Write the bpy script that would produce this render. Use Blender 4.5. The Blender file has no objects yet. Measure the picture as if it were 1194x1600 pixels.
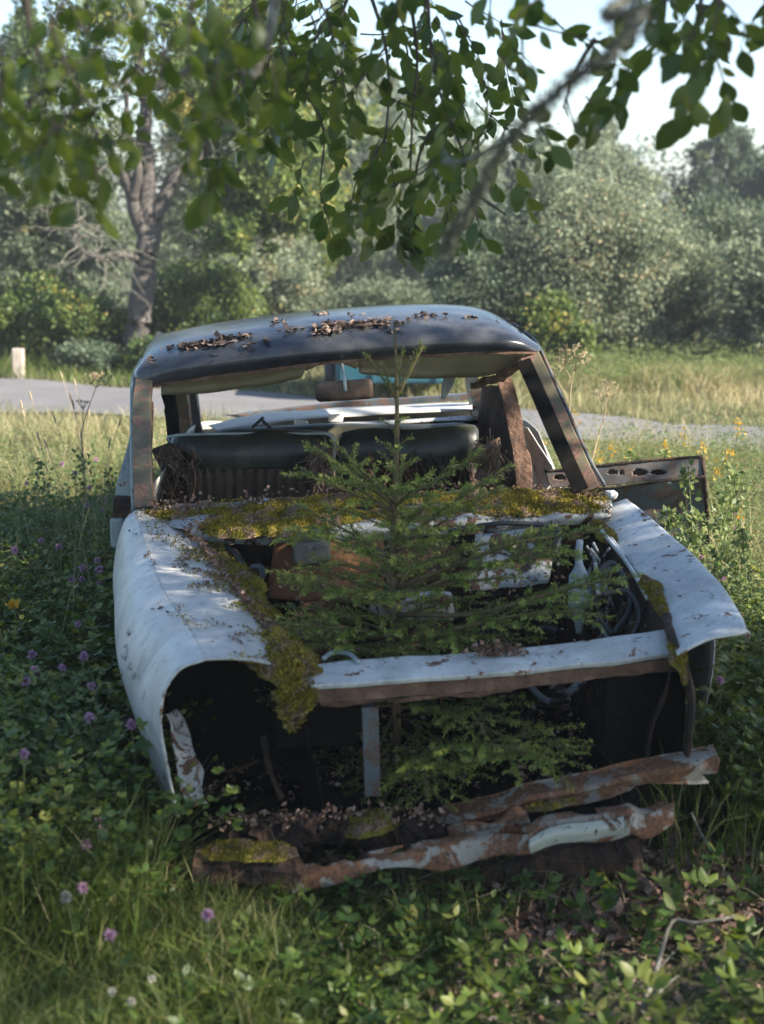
import bpy, math, random
import numpy as np
from mathutils import noise as mnoise, Vector
R = math.radians
random.seed(7); rng = np.random.default_rng(11)
scene = bpy.context.scene
col = scene.collection

# ------------------------------------------------------------------ camera
CAMH = 1.72; PITCH = R(11.7); F = 2274.0; W0, H0 = 1194.0, 1600.0
cam = bpy.data.cameras.new('camera'); camo = bpy.data.objects.new('camera', cam); col.objects.link(camo)
camo.location = (0, 0, CAMH); camo.rotation_euler = (math.pi/2-PITCH, 0, 0)
cam.sensor_fit = 'VERTICAL'; cam.sensor_height = 56.0; cam.lens = F/H0*56.0
cam.clip_start = 0.05; cam.clip_end = 2000
cam.dof.use_dof = True; cam.dof.focus_distance = 5.25; cam.dof.aperture_fstop = 4.2
scene.camera = camo
# ------------------------------------------------------------------ sky and sun
SUN = np.array([0.88, -0.30, 0.60]); SUN /= np.linalg.norm(SUN)
elev = math.asin(SUN[2]); azi = math.atan2(SUN[0], SUN[1])
world = bpy.data.worlds.new('World'); scene.world = world; world.use_nodes = True
wn = world.node_tree; wn.nodes.clear()
wo = wn.nodes.new('ShaderNodeOutputWorld'); wb = wn.nodes.new('ShaderNodeBackground')
sky = wn.nodes.new('ShaderNodeTexSky'); sky.sky_type = 'NISHITA'; sky.sun_disc = False
sky.sun_elevation = elev; sky.sun_rotation = azi; sky.altitude = 50; sky.dust_density = 0.6; sky.air_density = 1.0; sky.ozone_density = 2.0
wb.inputs['Strength'].default_value = 0.078
wn.links.new(sky.outputs[0], wb.inputs[0]); wn.links.new(wb.outputs[0], wo.inputs[0])
sl = bpy.data.lights.new('sun', 'SUN'); sl.energy = 5.0; sl.angle = R(0.6); sl.color = (1.0, 0.90, 0.76)
so = bpy.data.objects.new('sun', sl); col.objects.link(so)
so.rotation_euler = Vector(SUN).to_track_quat('Z', 'Y').to_euler()
scene.view_settings.view_transform = 'Standard'; scene.view_settings.look = 'None'
scene.view_settings.exposure = 1.88; scene.view_settings.gamma = 1.0
scene.cycles.use_denoising = True
scene.cycles.max_bounces = 8; scene.cycles.transparent_max_bounces = 8
scene.cycles.sample_clamp_indirect = 6

# ------------------------------------------------------------------ helpers
ct, st = math.cos(PITCH), math.sin(PITCH)
def P(px, py, d):
    u = (px-W0/2)/F; v = (H0/2-py)/F
    dy = ct+v*st; dz = -st+v*ct
    s = d/dy
    return np.array([u*s, d, CAMH+dz*s])
def G(px, py, z=0.0):                       # point of the picture at height z
    u = (px-W0/2)/F; v = (H0/2-py)/F
    dy = ct+v*st; dz = -st+v*ct
    s = (z-CAMH)/dz
    return np.array([u*s, dy*s, z])
def PP(lst): return [P(*a) for a in lst]
def proj(X):
    X = np.atleast_2d(X); y = X[:, 1]; z = X[:, 2]-CAMH
    dep = y*ct-z*st; up = y*st+z*ct
    dd = np.maximum(dep, 1e-3)
    return W0/2+F*X[:, 0]/dd, H0/2-F*up/dd, dep
def nz(p, s=1.0, o=0.0): return mnoise.noise(Vector((p[0]*s+o, p[1]*s+o*1.7, p[2]*s-o)))

def tag(o, label=None, cat=None, group=None, kind=None):
    if label: o['label'] = label
    if cat: o['category'] = cat
    if group: o['group'] = group
    if kind: o['kind'] = kind
    return o
def empty(name, loc, label=None, cat=None, group=None):
    o = bpy.data.objects.new(name, None); col.objects.link(o); o.location = loc; o.empty_display_size = .1
    return tag(o, label, cat, group)
WLOC = {}
def wloc(o):
    v = Vector((0, 0, 0))
    while o is not None:
        v = v+Vector(o.location); o = o.parent
    return v
def mk(name, V, Fc, mat, parent=None, smooth=True, rnd=None, loc=None):
    """V verts in world coordinates; Fc: list of faces or an (n,k) int array"""
    V = np.asarray(V, dtype=np.float64).reshape(-1, 3)
    base = np.array(wloc(parent)) if parent is not None else np.zeros(3)
    off = np.zeros(3)
    if loc is not None: off = np.array(loc)-base
    me = bpy.data.meshes.new(name)
    Vl = V-base-off
    if isinstance(Fc, np.ndarray) and len(Fc):
        n, k = Fc.shape
        me.vertices.add(len(Vl)); me.vertices.foreach_set('co', Vl.astype(np.float32).ravel())
        me.loops.add(n*k); me.loops.foreach_set('vertex_index', Fc.astype(np.int32).ravel())
        me.polygons.add(n); me.polygons.foreach_set('loop_start', np.arange(0, n*k, k, dtype=np.int32))
        me.polygons.foreach_set('loop_total', np.full(n, k, dtype=np.int32))
        me.update(calc_edges=True)
    else:
        me.from_pydata([tuple(v) for v in Vl], [], [tuple(f) for f in Fc]); me.update()
    if rnd is not None:
        a = me.attributes.new('rnd', 'FLOAT', 'FACE'); a.data.foreach_set('value', np.asarray(rnd, dtype=np.float32))
    if smooth: me.polygons.foreach_set('use_smooth', np.ones(len(me.polygons), dtype=bool))
    me.materials.append(mat)
    o = bpy.data.objects.new(name, me); col.objects.link(o)
    if parent is not None: o.parent = parent
    o.location = off
    return o
class MB:
    def __init__(s): s.V = []; s.F = []
    def add(s, V, Fc):
        b = len(s.V); s.V += [np.asarray(v, float) for v in V]; s.F += [tuple(i+b for i in f) for f in Fc]
    def box(s, c, size, ax=None, rz=0, jit=0):
        c = np.asarray(c, float); h = np.asarray(size, float)/2
        cr, sr = math.cos(rz), math.sin(rz)
        X = np.array([cr, sr, 0]); Y = np.array([-sr, cr, 0]); Z = np.array([0, 0, 1.])
        if ax is not None: X, Y, Z = [np.asarray(a, float) for a in ax]
        V = [c+X*h[0]*i+Y*h[1]*j+Z*h[2]*k+(rng.normal(0, jit, 3) if jit else 0) for i in (-1, 1) for j in (-1, 1) for k in (-1, 1)]
        s.add(V, [(0, 1, 3, 2), (4, 6, 7, 5), (0, 4, 5, 1), (2, 3, 7, 6), (0, 2, 6, 4), (1, 5, 7, 3)])
    def tube(s, pts, r, n=8, cap=True):
        pts = [np.asarray(p, float) for p in pts]
        if not hasattr(r, '__len__'): r = [r]*len(pts)
        V = []; Fc = []; ref = np.array([0.13, 0.21, 1.0])
        for i, p in enumerate(pts):
            t = pts[min(i+1, len(pts)-1)]-pts[max(i-1, 0)]; t = t/(np.linalg.norm(t)+1e-9)
            if abs(t @ ref) > .97*np.linalg.norm(ref): rr = np.array([1, 0.1, 0])
            else: rr = ref
            a = np.cross(t, rr); a /= np.linalg.norm(a)+1e-9; b = np.cross(t, a)
            for k in range(n):
                an = 2*math.pi*k/n
                V.append(p+r[i]*(math.cos(an)*a+math.sin(an)*b))
        for i in range(len(pts)-1):
            for k in range(n):
                Fc.append((i*n+k, i*n+(k+1) % n, (i+1)*n+(k+1) % n, (i+1)*n+k))
        if cap: Fc.append(tuple(range(n))[::-1]); Fc.append(tuple((len(pts)-1)*n+k for k in range(n)))
        s.add(V, Fc)
    def sweep(s, pts, prof, up=(0, 0, 1), scale=None, jit=0, fine=0):
        """closed 2-D profile (across, up) swept along pts"""
        pts = [np.asarray(p, float) for p in pts]; n = len(prof); V = []; Fc = []; up = np.asarray(up, float)
        for i, p in enumerate(pts):
            t = pts[min(i+1, len(pts)-1)]-pts[max(i-1, 0)]; t = t/(np.linalg.norm(t)+1e-9)
            a = np.cross(t, up); a /= np.linalg.norm(a)+1e-9; b = np.cross(a, t)
            k = 1 if scale is None else scale[i]
            for (x, y) in prof:
                q = p+k*(x*a+y*b)
                if jit: q = q+np.array([nz(q, 23, 1), nz(q, 23, 5), nz(q, 23, 9)])*jit
                if fine: q = q+np.array([nz(q, 70, 1), nz(q, 70, 5), nz(q, 70, 9)])*fine
                V.append(q)
        for i in range(len(pts)-1):
            for k in range(n):
                Fc.append((i*n+k, i*n+(k+1) % n, (i+1)*n+(k+1) % n, (i+1)*n+k))
        Fc.append(tuple(range(n))[::-1]); Fc.append(tuple((len(pts)-1)*n+k for k in range(n)))
        s.add(V, Fc)
    def build(s, name, mat, parent=None, smooth=False, bevel=0, loc=None):
        o = mk(name, s.V, s.F, mat, parent, smooth, loc=loc)
        if bevel:
            m = o.modifiers.new('b', 'BEVEL'); m.width = bevel; m.segments = 2; m.limit_method = 'ANGLE'
        return o
def cr(pts, n):
    """Catmull-Rom through pts -> n samples"""
    pts = [np.asarray(p, float) for p in pts]; m = len(pts)
    if m == 1: return [pts[0]]*n
    e = [2*pts[0]-pts[1]]+pts+[2*pts[-1]-pts[-2]]
    out = []
    for k in range(n):
        t = k/(n-1)*(m-1); i = min(int(t), m-2); f = t-i
        p0, p1, p2, p3 = e[i], e[i+1], e[i+2], e[i+3]
        out.append(.5*((2*p1)+(-p0+p2)*f+(2*p0-5*p1+4*p2-p3)*f*f+(-p0+3*p1-3*p2+p3)*f**3))
    return out
def surf(name, rows, nu, nv, mat, parent, thick=.003, disp=0, dscale=4, holes=None, ragged=0, seed=0.0):
    rows = [cr(r, nu) for r in rows]
    cols = [cr([r[i] for r in rows], nv) for i in range(nu)]
    V = []
    for j in range(nv):
        for i in range(nu):
            p = cols[i][j].copy()
            if disp: p = p+disp*np.array([nz(p, dscale, 3+seed), nz(p, dscale, 8+seed), nz(p, dscale, 12+seed)])
            V.append(p)
    Fc = []
    for j in range(nv-1):
        for i in range(nu-1):
            if holes and holes(i/(nu-1), j/(nv-1), V[j*nu+i]): continue
            if ragged and (j in (0, nv-2) or i in (0, nu-2)) and nz(V[j*nu+i], 14, 2+seed) > ragged: continue
            Fc.append((j*nu+i, j*nu+i+1, (j+1)*nu+i+1, (j+1)*nu+i))
    o = mk(name, V, Fc, mat, parent, True)
    if thick:
        m = o.modifiers.new('s', 'SOLIDIFY'); m.thickness = thick; m.offset = 0
    o['_'] = 0; del o['_']
    return o, np.array(V).reshape(nv, nu, 3)

# ------------------------------------------------------------------ materials
def nodes(name):
    m = bpy.data.materials.new(name); m.use_nodes = True; nt = m.node_tree; nt.nodes.clear()
    out = nt.nodes.new('ShaderNodeOutputMaterial'); return m, nt, out
def ramp(nt, stops, fac):
    r = nt.nodes.new('ShaderNodeValToRGB'); e = r.color_ramp.elements
    while len(e) < len(stops): e.new(.5)
    for i, (p, c) in enumerate(stops): e[i].position = p; e[i].color = (*c, 1) if len(c) == 3 else c
    nt.links.new(fac, r.inputs[0]); return r.outputs[0]
def tnoise(nt, scale, detail=6, rough=.6, vec=None, dist=0):
    n = nt.nodes.new('ShaderNodeTexNoise'); n.inputs['Scale'].default_value = scale
    n.inputs['Detail'].default_value = detail; n.inputs['Roughness'].default_value = rough; n.inputs['Distortion'].default_value = dist
    if vec is None:
        t = nt.nodes.new('ShaderNodeTexCoord'); vec = t.outputs['Object']
    nt.links.new(vec, n.inputs['Vector']); return n.outputs['Fac']
def mixc(nt, fac, a, b):
    m = nt.nodes.new('ShaderNodeMix'); m.data_type = 'RGBA'
    if isinstance(fac, (int, float)): m.inputs[0].default_value = fac
    else: nt.links.new(fac, m.inputs[0])
    for k, v in ((6, a), (7, b)):
        if isinstance(v, tuple): m.inputs[k].default_value = (*v, 1)
        else: nt.links.new(v, m.inputs[k])
    return m.outputs[2]
def bump(nt, h, strength=.3, dist=.01):
    b = nt.nodes.new('ShaderNodeBump'); b.inputs['Strength'].default_value = strength; b.inputs['Distance'].default_value = dist
    nt.links.new(h, b.inputs['Height']); return b.outputs[0]
def leafmat(name, stops, trans=.45, rough=.45, spec=.35):
    m, nt, out = nodes(name)
    a = nt.nodes.new('ShaderNodeAttribute'); a.attribute_name = 'rnd'
    c = ramp(nt, stops, a.outputs['Fac'])
    p = nt.nodes.new('ShaderNodeBsdfPrincipled'); p.inputs['Roughness'].default_value = rough
    p.inputs['Specular IOR Level'].default_value = spec
    t = nt.nodes.new('ShaderNodeBsdfTranslucent'); x = nt.nodes.new('ShaderNodeMixShader'); x.inputs[0].default_value = trans
    g = nt.nodes.new('ShaderNodeHueSaturation'); g.inputs['Saturation'].default_value = 1.15; g.inputs['Value'].default_value = 1.5; g.inputs['Hue'].default_value = .485
    nt.links.new(c, p.inputs['Base Color']); nt.links.new(c, g.inputs['Color']); nt.links.new(g.outputs[0], t.inputs['Color'])
    nt.links.new(p.outputs[0], x.inputs[1]); nt.links.new(t.outputs[0], x.inputs[2]); nt.links.new(x.outputs[0], out.inputs[0])
    return m
def solid(name, stops, scale=8, rough=.7, bs=.3, bd=.01, metallic=0, spec=.5, detail=8, dist=0, rstops=None, coat=0):
    m, nt, out = nodes(name)
    n = tnoise(nt, scale, detail, .65, dist=dist); c = ramp(nt, stops, n)
    p = nt.nodes.new('ShaderNodeBsdfPrincipled'); nt.links.new(c, p.inputs['Base Color'])
    p.inputs['Roughness'].default_value = rough; p.inputs['Metallic'].default_value = metallic
    p.inputs['Specular IOR Level'].default_value = spec; p.inputs['Coat Weight'].default_value = coat
    if bs: nt.links.new(bump(nt, tnoise(nt, scale*3, 8), bs, bd), p.inputs['Normal'])
    nt.links.new(p.outputs[0], out.inputs[0]); return m
def painted(name, paint, rust_lo, wear=.6, scale=9, rough=.38, stain=(.25, .25, .22), staina=.5, rustc=((.05, .022, .012), (.20, .085, .035))):
    """old paint with a shaped pattern of stains and rust spots"""
    m, nt, out = nodes(name)
    big = tnoise(nt, scale*.35, 6, .6, dist=.6); fine = tnoise(nt, scale*2.2, 10, .7, dist=.4); vf = tnoise(nt, scale*14, 6, .7)
    pc = mixc(nt, ramp(nt, [(.35, (0, 0, 0)), (.75, (staina,)*3)], big), paint, stain)
    pc = mixc(nt, ramp(nt, [(.5, (0, 0, 0)), (.8, (.35,)*3)], vf), pc, tuple(v*.5 for v in paint))
    tc = nt.nodes.new('ShaderNodeTexCoord'); mp = nt.nodes.new('ShaderNodeMapping'); mp.inputs['Scale'].default_value = (14, 14, 1.6); nt.links.new(tc.outputs['Object'], mp.inputs[0])
    sk = tnoise(nt, 2.2, 5, .6, vec=mp.outputs[0]); pc = mixc(nt, ramp(nt, [(.5, (0, 0, 0)), (.72, (.55,)*3)], sk), pc, tuple(v*.38+.01 for v in paint))
    sp = tnoise(nt, scale*30, 3, .5); pc = mixc(nt, ramp(nt, [(.62, (0, 0, 0)), (.68, (.7,)*3)], sp), pc, (.05, .045, .03))
    rc = ramp(nt, [(.3, rustc[0]), (.7, rustc[1])], vf)
    mask = ramp(nt, [(wear, (0, 0, 0)), (wear+.04, (1, 1, 1))], fine)
    c = mixc(nt, mask, pc, rc)
    p = nt.nodes.new('ShaderNodeBsdfPrincipled'); nt.links.new(c, p.inputs['Base Color'])
    rr = ramp(nt, [(0, (rough,)*3), (1, (.85,)*3)], mask); nt.links.new(rr, p.inputs['Roughness'])
    nt.links.new(bump(nt, fine, .12, .01), p.inputs['Normal'])
    nt.links.new(p.outputs[0], out.inputs[0]); return m
def flaking(name, paint, scale=9, a=.5, b=.44):
    m, nt, out = nodes(name)
    big = tnoise(nt, scale, 8, .68, dist=.8); mid = tnoise(nt, scale*2.7, 10, .75, dist=.5); vf = tnoise(nt, scale*12, 6, .75)
    pc = mixc(nt, ramp(nt, [(.35, (0, 0, 0)), (.7, (.8,)*3)], mid), paint, tuple(v*.45 for v in paint))
    rc = ramp(nt, [(.28, (.012, .008, .006)), (.5, (.07, .032, .016)), (.72, (.24, .13, .075))], vf)
    c = mixc(nt, ramp(nt, [(a, (0, 0, 0)), (a+.03, (1, 1, 1))], big), pc, rc)
    c = mixc(nt, ramp(nt, [(b, (1, 1, 1)), (b+.05, (0, 0, 0))], mid), c, (.018, .014, .009))
    p = nt.nodes.new('ShaderNodeBsdfPrincipled'); nt.links.new(c, p.inputs['Base Color']); p.inputs['Roughness'].default_value = .7
    h = nt.nodes.new('ShaderNodeMath'); h.operation = 'ADD'; nt.links.new(big, h.inputs[0]); nt.links.new(vf, h.inputs[1])
    nt.links.new(bump(nt, h.outputs[0], .6, .012), p.inputs['Normal']); nt.links.new(p.outputs[0], out.inputs[0]); return m
M = {}
M['white'] = painted('old white paint', (.60, .595, .565), 0, wear=.64, rough=.42, stain=(.24, .24, .22), staina=.7)
M['white_dirty'] = painted('stained white paint', (.58, .60, .60), 0, wear=.58, rough=.5, stain=(.16, .17, .16), staina=.9)
M['white_rust'] = flaking('white paint flaking to rust', (.40, .43, .44), 9, .50, .40)
M['rail_rust'] = painted('rusty rail with some paint left', (.40, .39, .34), 0, wear=.455, rough=.7, scale=5.5, stain=(.08, .055, .04), staina=1.0, rustc=((.012, .008, .006), (.25, .115, .055)))
M['rust'] = solid('dark rust', [(.3, (.010, .007, .006)), (.5, (.035, .02, .013)), (.75, (.12, .055, .028))], 16, .92, .9, .02)
M['rust_bright'] = solid('bright brown rust', [(.28, (.035, .02, .014)), (.5, (.12, .065, .042)), (.75, (.25, .155, .11))], 14, .85, .7, .015)
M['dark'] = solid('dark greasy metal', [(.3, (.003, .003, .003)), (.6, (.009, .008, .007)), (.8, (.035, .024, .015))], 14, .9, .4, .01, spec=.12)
M['roof'] = painted('dark blue grey roof paint', (.022, .028, .040), 0, wear=.63, rough=.20, stain=(.12, .12, .12), staina=.75, rustc=((.03, .02, .015), (.14, .08, .05)))
M['pillar'] = painted('worn brown pillar', (.15, .13, .075), 0, wear=.50, rough=.45, scale=7, stain=(.03, .03, .02), staina=.95, rustc=((.06, .03, .02), (.30, .17, .12)))
M['grey'] = painted('grey green paint', (.24, .29, .29), 0, wear=.62, rough=.45, stain=(.12, .14, .12))
M['blue_grey'] = painted('dusty blue grey panel', (.06, .085, .11), 0, wear=.5, rough=.5, stain=(.12, .12, .11), staina=.8, rustc=((.05, .03, .025), (.15, .10, .08)))
M['door_in'] = painted('rusted inner door', (.13, .125, .125), 0, wear=.5, rough=.6, scale=7, stain=(.07, .06, .055), staina=.9, rustc=((.05, .035, .03), (.17, .12, .10)))
M['chrome'] = solid('dull chrome', [(.3, (.35, .38, .40)), (.7, (.55, .58, .6))], 20, .25, .1, .002, metallic=.9)
M['vinyl'] = solid('mildewed dark vinyl', [(.35, (.010, .012, .012)), (.55, (.03, .032, .022)), (.75, (.09, .09, .065))], 5, .42, .15, .004, dist=.5)
M['pleat'] = solid('brown pleated seat cloth', [(.3, (.03, .02, .014)), (.6, (.09, .06, .04)), (.8, (.17, .12, .085))], 6, .9, .4, .004)
M['torn'] = solid('torn stuffing', [(.3, (.05, .03, .02)), (.55, (.16, .10, .065)), (.75, (.38, .33, .28))], 16, .95, .6, .01)
M['liner'] = solid('sagging beige headlining', [(.3, (.20, .18, .12)), (.6, (.32, .29, .20)), (.8, (.42, .39, .29))], 3, .9, .2, .004)
M['rubber'] = solid('old black rubber', [(.3, (.008, .009, .01)), (.7, (.03, .034, .036))], 20, .55, .3, .004)
M['plastic'] = solid('cloudy white plastic', [(.3, (.16, .19, .19)), (.7, (.36, .41, .42))], 12, .4, .1, .002)
M['teal'] = painted('teal paint', (.006, .07, .10), 0, wear=.72, rough=.5, stain=(.03, .12, .14))
M['bark'] = solid('grey bark', [(.3, (.035, .03, .027)), (.55, (.10, .09, .082)), (.75, (.20, .165, .14))], 12, .95, .9, .03, dist=1)
M['twig'] = solid('lichened twig', [(.3, (.05, .045, .04)), (.5, (.13, .125, .10)), (.7, (.26, .27, .23))], 30, .95, .6, .01)
M['twig_dark'] = solid('dark twig', [(.3, (.025, .02, .016)), (.7, (.07, .055, .04))], 30, .85, .4, .005)
M['dry'] = solid('dry stalk', [(.3, (.22, .17, .10)), (.7, (.42, .34, .22))], 30, .9, .2, .004)
M['stem'] = solid('green stem', [(.3, (.05, .08, .02)), (.7, (.12, .16, .05))], 20, .7, .1, .004)
M['sprucebark'] = solid('spruce stem', [(.3, (.07, .05, .025)), (.7, (.17, .13, .06))], 40, .85, .4, .004)
M['post'] = solid('weathered post', [(.3, (.30, .25, .20)), (.7, (.52, .46, .40))], 12, .9, .5, .01)
def mat_moss():
    m, nt, out = nodes('moss'); a = nt.nodes.new('ShaderNodeAttribute'); a.attribute_name = 'rnd'
    n = tnoise(nt, 16, 5, .6)
    g = ramp(nt, [(0, (.05, .05, .01)), (.5, (.19, .16, .025)), (1, (.42, .31, .055))], a.outputs['Fac'])
    b = ramp(nt, [(0, (.10, .065, .04)), (1, (.34, .24, .18))], a.outputs['Fac'])
    c = mixc(nt, ramp(nt, [(.50, (0, 0, 0)), (.60, (1, 1, 1))], n), g, b)
    p = nt.nodes.new('ShaderNodeBsdfPrincipled'); p.inputs['Roughness'].default_value = .95; p.inputs['Specular IOR Level'].default_value = .1
    nt.links.new(c, p.inputs['Base Color']); nt.links.new(p.outputs[0], out.inputs[0]); return m
M['moss'] = mat_moss()
M['litter'] = leafmat('dead leaves', [(0, (.06, .035, .025)), (.5, (.19, .12, .09)), (1, (.40, .29, .23))], .1, .9, .1)
M['lichen'] = leafmat('brown lichen', [(0, (.06, .045, .04)), (.6, (.19, .14, .115)), (1, (.32, .25, .21))], 0, .95, .1)
M['grass'] = leafmat('grass', [(0, (.022, .045, .010)), (.4, (.06, .105, .018)), (.75, (.12, .16, .035)), (1, (.26, .24, .10))], .35, .5)
M['grass_dry'] = leafmat('pale meadow grass', [(0, (.10, .12, .05)), (.5, (.25, .25, .12)), (1, (.50, .42, .26))], .35, .6)
M['herb'] = leafmat('herb leaves', [(0, (.016, .04, .010)), (.5, (.05, .095, .018)), (.85, (.11, .155, .03)), (1, (.19, .20, .05))], .35, .45)
M['herb_pale'] = leafmat('pale herb leaves', [(0, (.05, .09, .03)), (.5, (.11, .16, .055)), (1, (.22, .25, .11))], .4, .5)
M['needle'] = leafmat('spruce needles', [(0, (.06, .095, .03)), (.5, (.18, .24, .065)), (.85, (.31, .35, .085)), (1, (.40, .41, .11))], .4, .5)
M['leaf'] = leafmat('overhead leaves', [(0, (.035, .065, .02)), (.5, (.08, .12, .028)), (.85, (.13, .165, .035)), (1, (.20, .20, .05))], .45, .35, .5)
M['willow'] = leafmat('grey green willow', [(0, (.07, .095, .06)), (.45, (.15, .19, .12)), (.85, (.24, .27, .18)), (1, (.32, .28, .16))], .35, .6)
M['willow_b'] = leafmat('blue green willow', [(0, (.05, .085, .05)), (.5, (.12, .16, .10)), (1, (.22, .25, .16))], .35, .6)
M['bushg'] = leafmat('green bush', [(0, (.03, .06, .02)), (.5, (.085, .135, .035)), (.9, (.18, .22, .055)), (1, (.32, .27, .08))], .35, .5)
M['darktree'] = leafmat('dark far tree', [(0, (.03, .055, .035)), (.6, (.075, .115, .065)), (.95, (.13, .17, .085)), (1, (.32, .20, .07))], .3, .6)
def flat(name, c, trans=.3):
    return leafmat(name, [(0, tuple(v*.6 for v in c)), (1, c)], trans, .6, .2)
M['clover'] = flat('clover pink', (.52, .33, .46)); M['whitefl'] = flat('white petals', (.6, .58, .5)); M['yellow'] = flat('yellow petals', (.62, .38, .04))

# ------------------------------------------------------------------ leaf and blade generators
def rot_frames(n, up_bias=0.0, spread=1.0):
    d = rng.normal(0, spread, (n, 3)); d[:, 2] += up_bias; d /= np.linalg.norm(d, axis=1)[:, None]
    w = rng.normal(0, 1, (n, 3)); w -= (w*d).sum(1)[:, None]*d; w /= np.linalg.norm(w, axis=1)[:, None]
    return d, w
def diamonds(C, size, ratio=.5, up_bias=0.0, d=None, w=None):
    """one 4-vert leaf at every C"""
    n = len(C)
    if d is None: d, w = rot_frames(n, up_bias)
    s = np.asarray(size).reshape(-1, 1)*np.ones((n, 1))
    nrm = np.cross(d, w)
    V = np.stack([C, C+d*s*.5+w*s*ratio*.5+nrm*s*.06, C+d*s, C+d*s*.5-w*s*ratio*.5+nrm*s*.06], 1).reshape(-1, 3)
    Fq = np.arange(4*n).reshape(n, 4)
    return V, Fq
def nice_leaves(B, d, w, L, ratio=.55, droop=.25):
    """leaf of 12 verts: folded along its rib and curved; per-leaf base B, direction d, width w, length L"""
    n = len(B); nrm = np.cross(d, w); L = L.reshape(-1, 1)
    rows = []
    for t, hw in ((0.0, .02), (.18, .30), (.42, .5), (.7, .42), (.9, .18), (1.0, .01)):
        c = B+d*L*t-nrm*L*droop*t*t
        rows.append(c+w*L*ratio*hw+nrm*L*.10*hw); rows.append(c); rows.append(c-w*L*ratio*hw+nrm*L*.10*hw)
    V = np.stack(rows, 1).reshape(-1, 3)
    base = (np.arange(n)*18)[:, None]
    f = []
    for k in range(5):
        a = 3*k; f.append([a, a+1, a+4, a+3]); f.append([a+1, a+2, a+5, a+4])
    f = np.array(f)
    Fq = (base[:, None, :]+f[None, :, :]).reshape(-1, 4)
    return V, Fq, 10
def blades(B, H, lean, wid, seg=3, head=None):
    """curved grass blades: B base (n,3), H height, lean (n,2) horizontal drift at the tip"""
    n = len(B); H = H.reshape(-1, 1)
    az = rng.uniform(0, math.pi, n); wv = np.stack([np.cos(az), np.sin(az), np.zeros(n)], 1)*np.asarray(wid).reshape(-1, 1)
    rows = []
    for k in range(seg+1):
        t = k/seg
        c = B+np.concatenate([lean*t**2, H*(t-.25*t*t*np.linalg.norm(lean, axis=1)[:, None]/np.maximum(H, .01))], 1)
        ww = wv*(1-t**1.7)+wv*.03
        rows += [c-ww, c+ww]
    V = np.stack(rows, 1).reshape(-1, 3)
    b = (np.arange(n)*2*(seg+1))[:, None, None]
    f = np.array([[2*k, 2*k+1, 2*k+3, 2*k+2] for k in range(seg)])[None]
    return V, (b+f).reshape(-1, 4), seg
def join(parts):
    V = []; Fq = []; o = 0; r = []
    for v, f, rr in parts:
        V.append(v); Fq.append(f+o); o += len(v); r.append(rr)
    return np.concatenate(V), np.concatenate(Fq), np.concatenate(r)

# ------------------------------------------------------------------ ground
def gz(x, y):
    x = np.asarray(x, float); y = np.asarray(y, float)
    return .025*np.sin(x*1.7+y*.6)*np.sin(y*1.3-x*.4)+.015*np.sin(x*4.1)*np.sin(y*3.7)
def ground():
    a = np.concatenate([np.linspace(-300, -15, 12), np.linspace(-13, 13, 90), np.linspace(15, 300, 12)])
    b = np.concatenate([np.linspace(-300, -3, 12), np.linspace(-1, 26, 110), np.linspace(28, 400, 14)])
    X, Y = np.meshgrid(a, b); Z = gz(X, Y)-.01
    V = np.stack([X, Y, Z], -1).reshape(-1, 3); n = len(a); Fc = []
    j, i = np.meshgrid(np.arange(len(b)-1), np.arange(n-1), indexing='ij')
    k = (j*n+i).ravel(); Fq = np.stack([k, k+1, k+n+1, k+n], 1)
    m, nt, out = nodes('soil and low turf')
    n1 = tnoise(nt, 1.5, 8); n2 = tnoise(nt, 40, 8, .7)
    c1 = ramp(nt, [(.3, (.022, .022, .010)), (.5, (.045, .055, .02)), (.65, (.07, .095, .028))], n1)
    c = mixc(nt, ramp(nt, [(.45, (0, 0, 0)), (.6, (.6,)*3)], n2), c1, (.10, .085, .05))
    p = nt.nodes.new('ShaderNodeBsdfPrincipled'); p.inputs['Roughness'].default_value = .95
    nt.links.new(c, p.inputs['Base Color']); nt.links.new(bump(nt, n2, .6, .03), p.inputs['Normal']); nt.links.new(p.outputs[0], out.inputs[0])
    tag(mk('ground', V, Fq, m), kind='structure')
ground()
RC = [(-40, 26), (-14, 17.6), (-3.8, 13.9), (0, 12.4), (3, 11.05), (9, 9.0), (30, 4)]
RW = [1.2, 1.15, 1.0, .85, .62, .6, .8]
def road_sample(n=120):
    c = cr([np.array([x, y, w]) for (x, y), w in zip(RC, RW)], n); return c
RS = np.array(road_sample(400))
def road_dist(x, y):
    """signed distance outside road edge for arrays"""
    x = np.asarray(x).ravel(); y = np.asarray(y).ravel()
    sel = RS[(RS[:, 0] > -16) & (RS[:, 0] < 16)][::2]
    d = np.sqrt((x[:, None]-sel[None, :, 0])**2+(y[:, None]-sel[None, :, 1])**2)-sel[None, :, 2]
    return d.min(1)
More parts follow.
